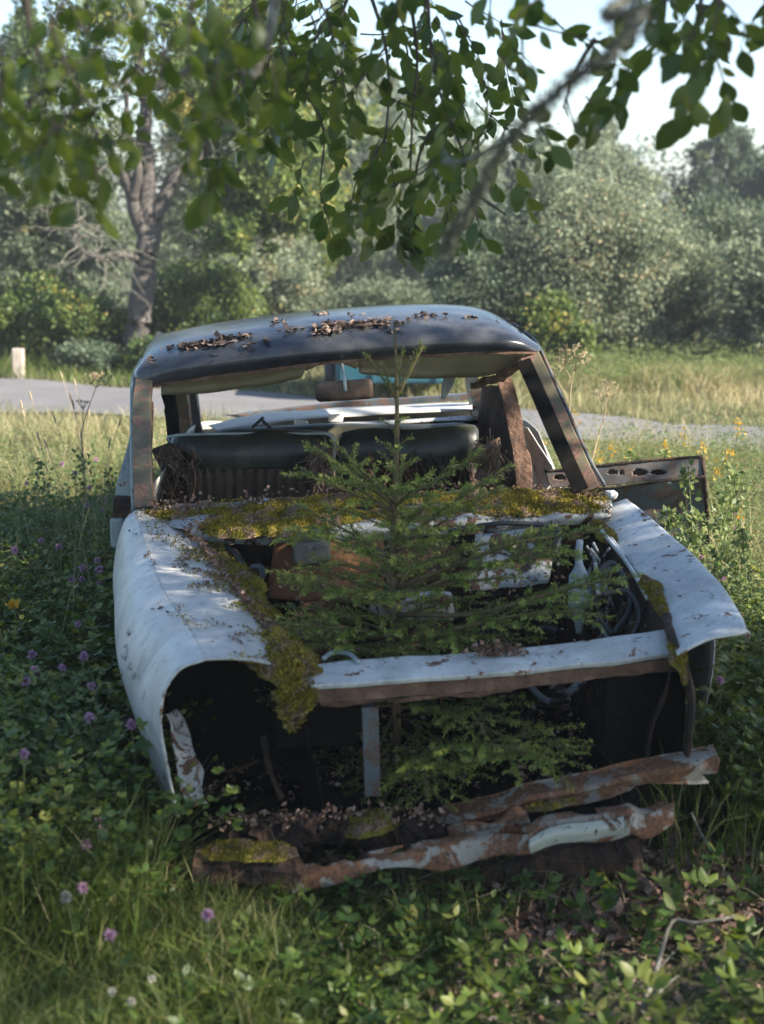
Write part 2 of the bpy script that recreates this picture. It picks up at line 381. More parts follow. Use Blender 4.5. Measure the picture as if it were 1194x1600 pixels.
def road():
    c = RS[::2]; V = []; Fc = []
    for i, p in enumerate(c):
        q = c[min(i+1, len(c)-1)]-c[max(i-1, 0)]; t = np.array([q[0], q[1]]); t /= np.linalg.norm(t); nn = np.array([-t[1], t[0]])
        for k in range(7):
            u = (k/6*2-1); w = p[2]*(1+.12*nz((i*.25, k*3, 0)))*u
            x, y = p[0]+nn[0]*w, p[1]+nn[1]*w
            V.append((x, y, float(gz(x, y))+.012+.02*(1-abs(u))))
    for i in range(len(c)-1):
        for k in range(6): Fc.append((i*7+k, i*7+k+1, (i+1)*7+k+1, (i+1)*7+k))
    m, nt, out = nodes('pale gravel'); n1 = tnoise(nt, 2, 6); n2 = tnoise(nt, 60, 8, .8)
    c1 = ramp(nt, [(.3, (.085, .09, .105)), (.7, (.155, .16, .185))], n1); cc = mixc(nt, ramp(nt, [(.4, (0, 0, 0)), (.65, (1, 1, 1))], n2), c1, (.17, .16, .15))
    p = nt.nodes.new('ShaderNodeBsdfPrincipled'); p.inputs['Roughness'].default_value = .9
    nt.links.new(cc, p.inputs['Base Color']); nt.links.new(bump(nt, n2, .6, .02), p.inputs['Normal']); nt.links.new(p.outputs[0], out.inputs[0])
    tag(mk('road', V, Fc, m), kind='structure')
road()
# ------------------------------------------------------------------ the wreck
car = empty('car_wreck', (0.05, 4.9, 0), 'rusting mossy white car wreck with a black roof and no bonnet', 'car')
def line(*a): return PP(a)
# left fender: cross sections from the front opening to the windscreen
LS = [line((470,1062,3.64),(425,1038,3.6),(372,1029,3.57),(320,1030,3.55),(280,1046,3.53),(257,1082,3.52),(251,1130,3.51),(258,1180,3.52),(268,1232,3.53),(278,1275,3.54)),
      line((437,1000,3.85),(395,985,3.84),(345,980,3.83),(296,982,3.82),(252,1002,3.81),(224,1042,3.80),(212,1085,3.8),(220,1138,3.8),(238,1190,3.8),(256,1240,3.8)),
      line((388,940,4.15),(345,928,4.15),(300,921,4.15),(254,921,4.15),(214,942,4.14),(191,982,4.13),(186,1022,4.12),(196,1065,4.12),(212,1105,4.12),(226,1140,4.12)),
      line((345,880,4.5),(305,868,4.5),(266,861,4.5),(231,861,4.5),(201,881,4.5),(184,915,4.5),(179,945,4.5),(182,980,4.5),(190,1015,4.5),(200,1050,4.5)),
      line((315,832,4.80),(282,815,4.80),(248,803,4.80),(213,798,4.80),(196,814,4.81),(184,850,4.82),(178,888,4.82),(178,930,4.82),(183,972,4.82),(192,1015,4.82))]
def crease(row, i, f=.10):
    r = list(row); return r[:i]+[r[i]*(1-f)+r[i-1]*f, r[i], r[i]*(1-f)+r[i+1]*f]+r[i+1:]
LS = [crease(r, 3) for r in LS]
fl, FL = surf('fender', LS, 60, 48, M['white'], car, .005, .006, 4)
tag(fl, 'white left-hand fender with a black open headlight hole')
# rolled lip round the empty headlamp opening
mb = MB(); lip = cr(LS[0], 50); mb.tube(lip, [.004+.003*abs(nz(p, 20)) for p in lip], 6); mb.build('headlamp_rim', M['white_dirty'], fl, True)
# small dents and torn spots on the side
mb = MB()
for (x, y, d, s) in ((203,985,3.93,.014),(198,1008,3.93,.008),(196,1022,3.9,.016),(204,1040,3.86,.013),(210,1056,3.84,.010)):
    c = P(x, y, d-.03); V = []
    for k in range(9):
        a = k/9*2*math.pi; V.append(c+np.array([math.cos(a)*s*.7*random.uniform(.6, 1.2), random.uniform(-.01, .01), math.sin(a)*s*1.3*random.uniform(.6, 1.2)]))
    V.append(c+np.array([-.006, -.02, 0])); mb.add(V, [(k, (k+1) % 9, 9) for k in range(9)])
mb.build('torn_metal', M['white_dirty'], fl, True)
# right fender: flap on top of the missing side
RS_ = [line((1058,1024,3.60),(1082,1010,3.60),(1112,998,3.61),(1145,992,3.62),(1167,988,3.63),(1169,1002,3.62)),
       line((1043,980,3.82),(1072,968,3.83),(1102,956,3.84),(1130,948,3.85),(1149,948,3.86),(1152,964,3.86)),
       line((1012,922,4.16),(1036,908,4.17),(1060,897,4.18),(1080,888,4.19),(1100,886,4.20),(1105,905,4.2)),
       line((972,862,4.52),(992,850,4.53),(1010,842,4.54),(1028,835,4.55),(1042,832,4.56),(1048,852,4.56)),
       line((930,804,4.92),(945,795,4.93),(958,788,4.94),(970,783,4.95),(981,781,4.96),(988,800,4.96))]
fr, FR = surf('fender', RS_, 40, 44, M['white_dirty'], car, .004, .004, 5, seed=4)
tag(fr, 'white right-hand fender top, grey stained, its side gone')
mb = MB(); e = [FR[0, i] for i in range(2, 38)]; mb.tube(e, [.005+.006*abs(nz(p, 18, 4)) for p in e], 6); mb.build('torn_edge', M['white_dirty'], fr, True)
# lower right fender side, further back
o1 = [p[-1] for p in RS_[2:]]
surf('fender_side', [[p-np.array([0, 0, .0]) for p in o1], [p-np.array([-.03, 0, .22]) for p in o1], [p-np.array([0, 0, .5]) for p in o1]], 20, 12, M['white_dirty'], car, .004, .006)
# dark torn edge curling down at the right front corner
rows = [line((1030,960,3.9),(1050,1010,3.68),(1068,1060,3.66),(1074,1110,3.66),(1066,1160,3.66),(1062,1200,3.66)),
        line((1042,960,3.88),(1066,1010,3.64),(1080,1060,3.62),(1084,1110,3.62),(1078,1160,3.62),(1074,1200,3.62)),
        line((1040,960,3.98),(1058,1010,3.80),(1078,1060,3.78),(1082,1110,3.78),(1076,1160,3.78),(1072,1200,3.78))]
surf('front_flange', rows, 30, 8, M['rust'], car, .004, .012, 12)
# header panel
hp = [line((470,1040,3.72),(600,1028,3.75),(700,1022,3.77),(790,1016,3.79),(880,1006,3.81),(980,993,3.84),(1042,983,3.86)),
      line((478,1058,3.63),(600,1048,3.66),(700,1041,3.68),(790,1033,3.70),(880,1024,3.72),(980,1010,3.75),(1046,1003,3.77)),
      line((486,1072,3.58),(600,1064,3.61),(700,1056,3.63),(790,1049,3.65),(880,1041,3.67),(980,1030,3.70),(1050,1022,3.72)),
      line((490,1078,3.585),(600,1070,3.615),(700,1062,3.635),(790,1055,3.655),(880,1047,3.675),(980,1036,3.705),(1050,1027,3.725))]
hp = [hp[0], [a*.5+b*.5 for a, b in zip(hp[0], hp[1])], hp[1], [a*.15+b*.85 for a, b in zip(hp[1], hp[2])], hp[2], hp[3]]
surf('nose_panel', hp, 80, 26, M['white_dirty'], car, .003, .004, 9, seed=2)
mb = MB()
mb.sweep(cr(line((492,1084,3.605),(600,1077,3.635),(700,1070,3.655),(790,1064,3.675),(880,1054,3.695),(980,1043,3.725),(1046,1034,3.745)), 40), [(-.012,-.020),(.012,-.020),(.012,.016),(-.012,.016)], jit=.006)
mb.sweep(cr(line((500,1100,3.66),(600,1092,3.68),(700,1086,3.70),(800,1078,3.72)), 30), [(-.008,-.006),(.008,-.006),(.008,.006),(-.008,.006)], jit=.008)
mb.build('grille_rail', M['rust_bright'], car)
# cowl
cw = [line((213,796,4.84),(330,786,4.87),(470,778,4.90),(600,771,4.92),(760,768,4.95),(880,768,4.97),(940,772,4.98)),
      line((225,806,4.80),(330,800,4.80),(470,795,4.82),(600,790,4.84),(760,786,4.87),(880,785,4.9),(955,784,4.93)),
      line((290,828,4.66),(350,826,4.64),(470,825,4.65),(600,818,4.68),(760,812,4.72),(880,806,4.76),(955,800,4.80)),
      line((300,850,4.67),(360,850,4.65),(470,850,4.66),(600,842,4.69),(760,832,4.73),(880,822,4.77),(955,812,4.81))]
surf('cowl', cw, 90, 22, M['white_rust'], car, .004, .012, 11, ragged=.35)
# firewall and engine bay
fw = [line((318,850,4.69),(470,850,4.69),(620,845,4.72),(780,832,4.76),(960,815,4.84)),
      [p*[1, 1, 0]+np.array([0, .02, .42]) for p in line((318,850,4.69),(470,850,4.69),(620,845,4.72),(780,832,4.76),(960,815,4.84))],
      [p*[1, 1, 0]+np.array([0, .05, .08]) for p in line((318,850,4.69),(470,850,4.69),(620,845,4.72),(780,832,4.76),(960,815,4.84))]]
surf('firewall', fw, 30, 20, M['rust'], car, .004, .02, 6)
li = [line((468,1066,3.66),(437,1004,3.85),(388,944,4.15),(345,884,4.5),(316,838,4.79))]
li += [[p*[1, 1, 0]+np.array([.03, 0, .33]) for p in li[0]], [p*[1, 1, 0]+np.array([.08, 0, .06]) for p in li[0]]]
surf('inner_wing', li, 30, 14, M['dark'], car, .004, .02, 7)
ri = [line((1050,1010,3.68),(1043,985,3.82),(1012,927,4.16),(970,866,4.52),(930,808,4.90))]
ri += [[p*[1, 1, 0]+np.array([-.04, 0, .33]) for p in ri[0]], [p*[1, 1, 0]+np.array([-.1, 0, .06]) for p in ri[0]]]
surf('inner_wing', ri, 30, 14, M['rust'], car, .004, .02, 7)
# bulkhead behind the headlamp opening, closes the wing
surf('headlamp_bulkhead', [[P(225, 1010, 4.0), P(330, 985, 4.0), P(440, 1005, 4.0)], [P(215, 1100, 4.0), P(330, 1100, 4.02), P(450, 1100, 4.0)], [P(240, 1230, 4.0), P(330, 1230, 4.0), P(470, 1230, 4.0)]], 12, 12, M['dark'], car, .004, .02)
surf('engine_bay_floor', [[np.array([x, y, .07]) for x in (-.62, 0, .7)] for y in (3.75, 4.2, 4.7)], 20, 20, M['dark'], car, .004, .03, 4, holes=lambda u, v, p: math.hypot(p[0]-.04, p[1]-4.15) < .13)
mb = MB()   # battery tray, boxes
mb.box(P(487, 862, 4.6), (.12, .07, .07), rz=.1); mb.build('relay_box', solid('grey box', [(.3, (.07, .075, .065)), (.7, (.14, .14, .12))], 12), car, bevel=.008)
mb = MB(); rs = [line((425,850,4.62),(520,846,4.63),(600,842,4.65)), line((420,905,4.55),(520,910,4.55),(600,905,4.56)), line((420,935,4.50),(520,940,4.50),(600,935,4.5))]
surf('heater_tray', rs, 16, 10, solid('orange rust', [(.3, (.06, .025, .012)), (.55, (.15, .06, .022)), (.75, (.24, .12, .06))], 12, .9), car, .004, .012, 12)
surf('bulkhead_panel', [line((740,838,4.62),(800,828,4.63),(862,822,4.66)), line((735,880,4.58),(800,872,4.58),(862,866,4.6)), line((730,925,4.52),(800,920,4.52),(858,912,4.54))], 16, 12, M['white_rust'], car, .004, .012, 9)
mb = MB(); pts = [P(906, 845, 4.45), P(904, 868, 4.42), P(905, 880, 4.4), P(905, 900, 4.38), P(905, 945, 4.35), P(905, 958, 4.34), P(905, 990, 4.3)]
mb.tube(pts, [.011, .012, .012, .032, .036, .020, .010], 12); mb.build('washer_bottle', M['plastic'], car, True)
mb = MB()
for pl, r in (([(352,856,4.6),(366,862,4.55),(380,885,4.45),(388,905,4.38),(402,908,4.35),(412,898,4.36),(406,886,4.38),(394,888,4.4)], .011),
              ([(848,835,4.6),(866,822,4.62),(872,840,4.58),(866,868,4.52)], .012),
              ([(700,830,4.6),(780,818,4.6),(850,820,4.62)], .008),
              ([(930,900,4.3),(955,880,4.35),(975,905,4.3),(985,950,4.2),(960,990,4.1)], .010),
              ([(940,930,4.2),(980,925,4.2),(1000,960,4.1),(985,1005,3.95)], .008)):
    mb2 = MB(); mb2.tube(cr(PP(pl), 24), r, 8); mb2.build('hose', M['rubber'], car, True)
for pl in ([(940,830,4.65),(965,860,4.5),(990,895,4.3),(1012,935,4.05)], [(952,838,4.62),(975,868,4.48)], [(930,880,4.4),(935,930,4.3)]):
    mb2 = MB(); mb2.tube(cr(PP(pl), 12), .007, 6); mb2.build('stay_rod', M['white_dirty'], car, True)
mb = MB()
for k in range(26):
    x = 925+random.random()*110; y = 850+(x-925)*1.2+random.uniform(-20, 70); d = 4.55-(y-850)/900*3.0
    p = P(x, y, max(3.85, d)); pts = [p+np.array([random.uniform(-.02, .02), random.uniform(-.03, .03), -.035*j]) for j in range(6)]
    mb.tube(pts, random.uniform(.003, .008), 5)
mb.build('wiring_loom', M['white_rust'], car, True)
mb = MB(); mb.tube(cr(line((505,1030,3.75),(520,1020,3.8),(545,1022,3.76),(560,1035,3.7)), 12), .007, 6); mb.build('bent_wire', M['plastic'], car, True)
for k in range(9):
    q = np.array([random.uniform(-.4, .55), random.uniform(4.0, 4.6), random.uniform(.2, .5)]); q2 = q+np.array([random.uniform(-.2, .2), random.uniform(-.15, .15), random.uniform(-.08, .1)])
    mb = MB(); mb.tube(cr([q, (q+q2)/2+[0, 0, random.uniform(-.04, .08)], q2], 14), random.uniform(.006, .016), 8); mb.build('pipe', M[random.choice(('rust', 'rust_bright', 'rubber', 'white_rust'))], car, True)
for k in range(2, 8):
    t = k/7; q = P(1048-118*t, 1015-190*t, 3.72+1.15*t); mb = MB(); mb.sweep([q+[-.035, 0, -.02], q+[-.05, 0, -.15], q+[-.075, 0, -.3]], [(-.012,-.008),(.012,-.008),(.012,.008),(-.012,.008)], up=(0, 1, 0), jit=.01, fine=.004); mb.build('wing_rib', M['rust'], car)
mb = MB(); mb.box((-.22, 4.3, .40), (.2, .16, .14), rz=.3, jit=.008); mb.build('battery_box', M['rust_bright'], car, bevel=.008)
mb = MB(); mb.box((.1, 4.55, .47), (.26, .1, .08), rz=-.1, jit=.008); mb.build('heater_box', M['white_rust'], car, bevel=.01)
mb = MB()     # engine lump low in the bay
mb.box((.30, 4.35, .25), (.22, .45, .3), jit=.02); mb.box((.30, 4.35, .42), (.12, .36, .06), jit=.01); mb.tube([(.3, 4.1, .28), (.3, 4.05, .28)], .07, 16)
mb.build('engine_block', M['dark'], car, bevel=.02)
# front face: radiator frame and panels
mb = MB(); mb.sweep(line((578,1102,3.66),(580,1160,3.66),(583,1240,3.66)), [(-.022,-.02),(.022,-.02),(.022,.02),(-.022,.02)], up=(0, 1, 0)); mb.build('radiator_post', M['blue_grey'], car, bevel=.003)
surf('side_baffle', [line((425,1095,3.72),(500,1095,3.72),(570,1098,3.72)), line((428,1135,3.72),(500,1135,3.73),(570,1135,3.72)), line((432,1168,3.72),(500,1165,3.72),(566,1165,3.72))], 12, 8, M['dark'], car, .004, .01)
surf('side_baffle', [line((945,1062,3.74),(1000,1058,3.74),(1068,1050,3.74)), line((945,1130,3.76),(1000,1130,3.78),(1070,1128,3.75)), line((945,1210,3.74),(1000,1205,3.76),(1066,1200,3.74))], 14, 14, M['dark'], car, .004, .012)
for pl, r in (([(612,1075,3.7),(616,1120,3.72),(618,1180,3.74)], .006), ([(690,1078,3.75),(690,1100,3.75)], .007), ([(412,1150,3.75),(418,1190,3.74),(428,1220,3.73),(440,1248,3.72)], .009), ([(330,1205,3.85),(365,1203,3.83),(405,1188,3.8)], .006)):
    pp = cr(PP(pl), 16); mb = MB(); mb.tube(pp, [r*(1+.5*nz(q, 40)) for q in pp], 6); mb.build('bracket', M['rust'], car, True)
# torn inner plate behind left fender lower front
surf('inner_flange', [line((262,1115,3.6),(270,1150,3.6),(280,1200,3.58),(290,1260,3.56)), line((275,1110,3.66),(298,1150,3.66),(312,1200,3.62),(322,1262,3.6))], 24, 8, M['white_rust'], car, .004, .02, 14, ragged=.3)
BEAMPTS = []
# lower beams: folded, rotten sheet metal
def beam(name, pts, prof, mat, parent=car, jit=.010, fine=.005, n=110, lab=None, sc=.22):
    mb = MB(); pp = cr(PP(pts), n); scs = [1+sc*nz(p, 7, 3)+sc*.5*nz(p, 25, 6) for p in pp]
    prof = [tuple(np.array(prof[i])*(1-t)+np.array(prof[(i+1) % len(prof)])*t) for i in range(len(prof)) for t in (0, .5)]
    mb.sweep(pp, prof, scale=scs, jit=jit, fine=fine); o = mb.build(name, mat, parent, False)
    if lab: o['label'] = lab
    return o
fold = [(-.06,.028),(-.01,.036),(.030,.030),(.046,.014),(.046,-.026),(.036,-.034),(.036,.008),(.022,.020),(-.06,.018)]
bar = [(-.012,.030),(.012,.034),(.032,.024),(.040,.002),(.034,-.020),(.014,-.032),(-.006,-.030),(.010,-.024),(.026,-.014),(.031,.002),(.024,.016),(.006,.026)]
def offs(row, dx, dy, dzf, seed=0, wob=0):
    return [p+np.array([dx, dy, dzf*(1+wob*nz(p, 5, seed))]) for p in row]
vt = cr(line((688,1284,3.60),(740,1274,3.58),(800,1258,3.57),(830,1246,3.56),(900,1234,3.56),(980,1216,3.56),(1060,1200,3.58),(1124,1186,3.60)), 40)
rows_ = [offs(vt, 0, .075, .012), offs(vt, 0, .07, .006), offs(vt, 0, .004, .004), vt, offs(vt, 0, -.004, -.006), offs(vt, 0, .006, -.022, 3, .8), offs(vt, 0, .010, -.040, 4, 1.3), offs(vt, 0, .004, -.046, 4, 1.3)]
o, _ = surf('valance', rows_, 150, 34, M['rail_rust'], car, .003, .0035, 15, holes=lambda u, v, p: v > .70 and nz(p, 13, 3) > .28, seed=3); o['label'] = 'upper rusty front rail with flaking white paint'
bt = cr(line((452,1372,3.42),(520,1358,3.40),(600,1340,3.39),(690,1324,3.39),(780,1308,3.40),(825,1306,3.37),(862,1286,3.41),(960,1274,3.44),(985,1268,3.44),(1010,1276,3.47),(1052,1256,3.5)), 40)
rows_ = [offs(bt, 0, .045, .004, 2, .5), offs(bt, 0, .004, .003), bt, offs(bt, 0, -.004, -.004), offs(bt, 0, -.010, -.020, 5, .4), offs(bt, 0, -.013, -.034, 5, .8), offs(bt, 0, -.010, -.042, 5, 1.0), offs(bt, 0, .010, -.045, 5, 1.0)]
o, _ = surf('bumper', rows_, 150, 30, M['rail_rust'], car, .003, .004, 14, holes=lambda u, v, p: (v > .8 or v < .12) and nz(p, 12, 7) > .2, seed=8); o['label'] = 'lower rusty beam, white at its right end'
beam('sill_beam', [(305,1350,3.44),(360,1352,3.44),(420,1355,3.44),(465,1362,3.46)], fold, M['rust'], lab='dark mossy beam end under the left fender')
beam('crossmember', [(365,1302,3.62),(430,1299,3.60),(520,1294,3.60),(600,1300,3.6),(700,1296,3.62),(800,1290,3.64)], [(-.05,.02),(0,.032),(.04,.02),(.045,-.02),(.02,-.034),(-.04,-.03)], M['rust'], jit=.035, fine=.016, sc=.4)
beam('crossmember', [(300,1395,3.50),(420,1405,3.50),(560,1404,3.5),(700,1385,3.5),(860,1350,3.5),(1000,1325,3.52)], [(-.04,.04),(.035,.045),(.04,-.045),(-.04,-.045)], M['rust'], jit=.02, fine=.008)
surf('torn_plate', [line((700,1290,3.56),(760,1278,3.55),(830,1262,3.54)), line((705,1312,3.53),(765,1300,3.52),(832,1282,3.52)), line((715,1328,3.54),(770,1314,3.54),(835,1296,3.54))], 40, 14, M['rail_rust'], car, .003, .022, 16, ragged=.1)
(lambda *a, **k: None)('torn_plate', [line((920,1224,3.54),(1000,1205,3.55),(1100,1190,3.58)), line((920,1244,3.52),(1000,1226,3.53),(1110,1205,3.57)), line((925,1256,3.53),(1005,1238,3.54),(1105,1222,3.58))], 40, 14, M['rail_rust'], car, .003, .018, 14, ragged=.1)
bp = [line((828,1310,3.36),(864,1291,3.385),(920,1284,3.405),(975,1276,3.42)), line((826,1322,3.345),(866,1304,3.365),(920,1298,3.385),(975,1290,3.40)), line((828,1334,3.36),(868,1318,3.375),(920,1312,3.395),(975,1302,3.41))]
o, _ = surf('bumper_plate', bp, 50, 16, flaking('cream paint', (.42, .44, .38), 5, .60, .36), car, .003, .004, 10, ragged=.35); o['label'] = 'cream painted plate on the right of the lower beam'
pts = BEAMPTS
for k in range(420):
    x = random.uniform(330, 700); pts.append(P(x, 1296-(x-330)*.015+random.gauss(0, 7), 3.585)+np.array([0, 0, .02+random.random()*.02]))
for k in range(70):
    x = random.uniform(700, 1110); pts.append(P(x, 1300-(x-690)*.24+random.gauss(0, 5), 3.60)+np.array([0, random.uniform(-.02, .02), .02+random.random()*.01]))
# pillars
mb = MB(); lp = cr(line((226,795,4.84),(223,740,4.9),(222,680,5.02),(222,630,5.14),(226,596,5.26)), 14)
mb.sweep(lp, [(-.030,-.016),(-.004,-.016),(-.004,-.024),(.030,-.020),(.034,.02),(-.030,.02)], up=(0, -1, .3), jit=.003); mb.build('windscreen_pillar', M['pillar'], car, bevel=.003)
mb = MB(); mb.tube(cr(line((209,800,4.86),(208,740,4.92),(207,680,5.04),(207,630,5.16),(209,590,5.28),(222,562,5.5)), 20), .009, 8); mb.build('rain_gutter', M['grey'], car, True)
mb = MB(); mb.sweep(cr(line((240,790,4.90),(234,740,4.97),(233,680,5.06),(236,630,5.17)), 10), [(-.010,-.01),(.010,-.01),(.010,.01),(-.010,.01)], up=(0, -1, .3), jit=.004); mb.build('window_channel', M['rust_bright'], car)
mb = MB(); rp = cr(line((922,768,4.97),(902,725,5.02),(878,670,5.10),(852,612,5.2),(826,556,5.3)), 16)
mb.sweep(rp, [(-.036,-.012),(.000,-.020),(.034,-.016),(.036,.02),(-.036,.02)], up=(0, -1, .3), jit=.003); mb.build('windscreen_pillar', M['pillar'], car, bevel=.003)
mb = MB(); mb.sweep(cr(line((908,766,4.93),(888,722,4.99),(864,668,5.07),(840,612,5.17),(818,564,5.27)), 12), [(-.026,-.006),(.026,-.006),(.026,.006),(-.026,.006)], up=(0, -1, .3)); mb.build('window_channel', M['dark'], car)
mb = MB(); mb.tube(cr(line((946,760,4.97),(920,715,5.03),(893,655,5.12),(866,595,5.22),(845,548,5.34),(828,525,5.5),(800,505,5.8)), 24), .007, 8); mb.build('rain_gutter', M['blue_grey'], car, True)
mb = MB(); mb.box(P(955, 775, 4.97), (.035, .05, .035), rz=.5, jit=.006); mb.build('pillar_foot', M['white_dirty'], car, bevel=.015)
# roof
lipb = [(213,598,5.26),(230,600,5.24),(300,590,5.22),(400,577,5.20),(520,563,5.20),(640,554,5.21),(740,549,5.23),(800,547,5.25),(836,548,5.28)]
lipt = [(209,586,5.28),(224,580,5.25),(295,569,5.20),(400,556,5.17),(520,544,5.17),(640,535,5.18),(740,531,5.20),(806,533,5.24),(844,548,5.3)]
up2 = [(212,576,5.33),(232,560,5.32),(298,546,5.28),(400,530,5.26),(520,517,5.26),(640,509,5.27),(740,508,5.29),(800,517,5.32),(843,541,5.36)]
row0, row1, row2 = PP(lipb), PP(lipt), PP(up2)
def shift(r, dy, dz, dx=0, edge=None):
    out = []
    for i, p in enumerate(r):
        t = i/(len(r)-1)*2-1; e = 1-abs(t)**4
        out.append(p+np.array([dx, dy, dz*e]))
    return out
r3 = shift(row2, .18, .034, -.015); r4 = shift(row2, .42, .044, -.04); r5 = shift(row2, .75, .020, -.075); r6 = shift(row2, 1.15, -.015, -.115); r7 = shift(row2, 1.5, -.05, -.15); r8 = shift(row2, 1.66, -.08, -.165)
r9 = [p+np.array([0, .05, -.035]) for p in r8]
inner = [p+np.array([0, .05, -.005]) for p in row0]
roof, RF = surf('roof', [inner, row0, row1, row2, r3, r4, r5, r6, r7, r8, r9], 70, 80, M['roof'], car, .006, .003, 3)
mb = MB(); mb.sweep(cr([p+np.array([0, .01, -.006]) for p in row0], 40), [(-.012,-.007),(.012,-.007),(.012,.007),(-.012,.007)], jit=.004); mb.build('windscreen_header', M['rust_bright'], car)
# headlining
hl = [line((248,590,5.32),(320,582,5.30),(400,572,5.28),(475,563,5.28),(560,556,5.28),(640,552,5.29),(740,550,5.3),(815,552,5.34)),
      line((248,614,5.44),(320,613,5.44),(400,604,5.42),(470,596,5.40),(497,571,5.36),(528,566,5.35),(545,572,5.36),(562,580,5.38)),]
o, _ = surf('headlining', [line((248,588,5.33),(320,580,5.31),(400,570,5.29),(480,562,5.29)), line((250,604,5.40),(320,600,5.40),(400,590,5.38),(478,574,5.34)), line((252,616,5.52),(320,614,5.52),(400,604,5.50),(470,592,5.44)), line((256,606,6.2),(320,600,6.2),(400,590,6.2),(470,570,6.2))], 26, 18, M['liner'], car, .003, .008, 6)
surf('headlining', [line((470,562,5.29),(500,560,5.29),(540,557,5.29),(560,556,5.29)), line((474,572,5.34),(500,568,5.32),(520,566,5.32),(560,572,5.34)), line((478,580,5.36),(500,570,5.34),(530,567,5.33),(556,576,5.36))], 14, 8, M['liner'], car, .003, .004, 6)
surf('headlining', [line((556,556,5.29),(640,552,5.30),(740,550,5.32),(818,553,5.36)), line((560,572,5.36),(640,576,5.38),(740,574,5.40),(812,568,5.42)), line((566,582,5.46),(640,590,5.5),(740,588,5.55),(806,576,5.55)), line((600,578,6.2),(660,584,6.2),(740,582,6.2),(800,575,6.2))], 26, 18, M['liner'], car, .003, .008, 6, seed=5)
mb = MB(); mb.sweep(cr(line((815,562,5.38),(790,584,5.48),(765,594,5.6),(742,604,5.75)), 14), [(-.018,-.012),(.018,-.012),(.018,.012),(-.018,.012)], jit=.012); mb.build('torn_trim', M['torn'], car)
surf('rag', [line((693,588,5.8),(712,588,5.8)), line((690,604,5.8),(708,604,5.81)), line((688,622,5.8),(693,624,5.8))], 6, 10, M['plastic'], car, .002, .006, 12)
# mirror
mb = MB(); c = P(538, 610, 5.12); mb.box(c, (.205, .035, .072), ax=(np.array([.995, .02, .06]), np.array([-.02, 1, 0]), np.array([-.06, 0, .998]))); mir = mb.build('rearview_mirror', solid('mirror back', [(.42, (.012, .010, .008)), (.5, (.06, .035, .02)), (.62, (.13, .085, .06))], 5, .6, .1), car, True, bevel=.016)
mb = MB(); mb.tube(line((540,611,5.09),(538,590,5.11),(534,568,5.2)), .006, 8); mb.build('stalk', M['plastic'], mir, True)
# seats
def seat(x0, x1, ytop, d, lab):
    """seat back between picture columns x0, x1"""
    a = P(x0, ytop, d); b = P(x1, ytop, d); w = b[0]-a[0]; zt = .5*(a[2]+b[2]); xc = .5*(a[0]+b[0])
    rows = []
    for (dy, z) in ((.16, -.42), (.15, -.06), (.12, -.012), (.06, 0.0), (.01, -.02), (-.015, -.07), (-.012, -.135)):
        rows.append([np.array([xc+w*t, d+dy+.05*abs(2*t)**3, zt+z-.022*abs(2*t)**12+.02*t-.008*math.sin(9*t+xc*5)]) for t in (-.5, -.46, -.3, 0, .3, .46, .5)])
    s, _ = surf('seat_back', rows, 50, 36, M['vinyl'], car, .006, .008, 7, seed=x0, ragged=0)
    s['label'] = lab
    rows = []
    nb = max(8, int(w/.042))
    for z in np.linspace(-.13, -.50, 8):
        rows.append([np.array([xc+w*(k/(nb*4)-.5)*.97, d+.005-.022*abs(math.sin(math.pi*k/4))+.03*abs(2*(k/(nb*4)-.5))**3-.06*(-.13-z), zt+z]) for k in range(nb*4+1)])
    return s, rows, xc, w, zt
s1, rows, xc, w, zt = seat(262, 518, 680, 5.62, 'dark green vinyl seat back with brown pleats below')
surf('pleats', rows, len(rows[0]), 10, M['pleat'], s1, .004, .008, 6, ragged=.55)
mb = MB(); mb.tube(cr([np.array([xc-w*.5, 5.66, zt-.035]), np.array([xc-w*.49, 5.64, zt-.008]), np.array([xc-w*.3, 5.66, zt-.002]), np.array([xc+w*.3, 5.66, zt]), np.array([xc+w*.5, 5.66, zt-.012]), np.array([xc+w*.515, 5.64, zt-.12]), np.array([xc+w*.53, 5.6, zt-.3])], 40), .006, 6); mb.build('piping', M['plastic'], s1, True)
surf('torn_side', [line((256,688,5.62),(266,684,5.60)), line((250,730,5.60),(280,722,5.58)), line((248,770,5.58),(292,775,5.56)), line((246,800,5.55),(300,800,5.55))], 16, 40, M['rust'], s1, .004, .05, 16, ragged=.1)
surf('torn_side', [line((488,705,5.56),(518,700,5.57)), line((482,735,5.55),(524,735,5.56)), line((500,768,5.53),(532,770,5.55))], 12, 20, M['torn'], s1, .004, .03, 16, ragged=.1)
s2, rows, xc, w, zt = seat(528, 748, 674, 5.62, 'split olive seat back with its padding rotted away')
surf('rotted_padding', rows, 40, 16, M['rust'], s2, .004, .05, 12, holes=lambda u, v, p: nz(p, 10, 3) > .32)
surf('torn_side', [line((748,690,5.58),(785,680,5.60)), line((742,715,5.55),(786,712,5.56)), line((745,745,5.55),(786,748,5.55))], 12, 18, M['torn'], s2, .004, .04, 18, ragged=.2)
for pl in ([(545,715,5.5),(565,735,5.5),(580,752,5.5),(592,768,5.5)], [(500,740,5.5),(505,760,5.5),(510,775,5.5)], [(580,750,5.5),(586,765,5.5)], [(520,700,5.5),(522,740,5.5),(526,775,5.5)], [(300,720,5.5),(306,750,5.5),(300,780,5.5)]):
    mb = MB(); mb.tube(cr(PP(pl), 10), .004, 5); mb.build('seat_spring', M['rust_bright'], car, True)
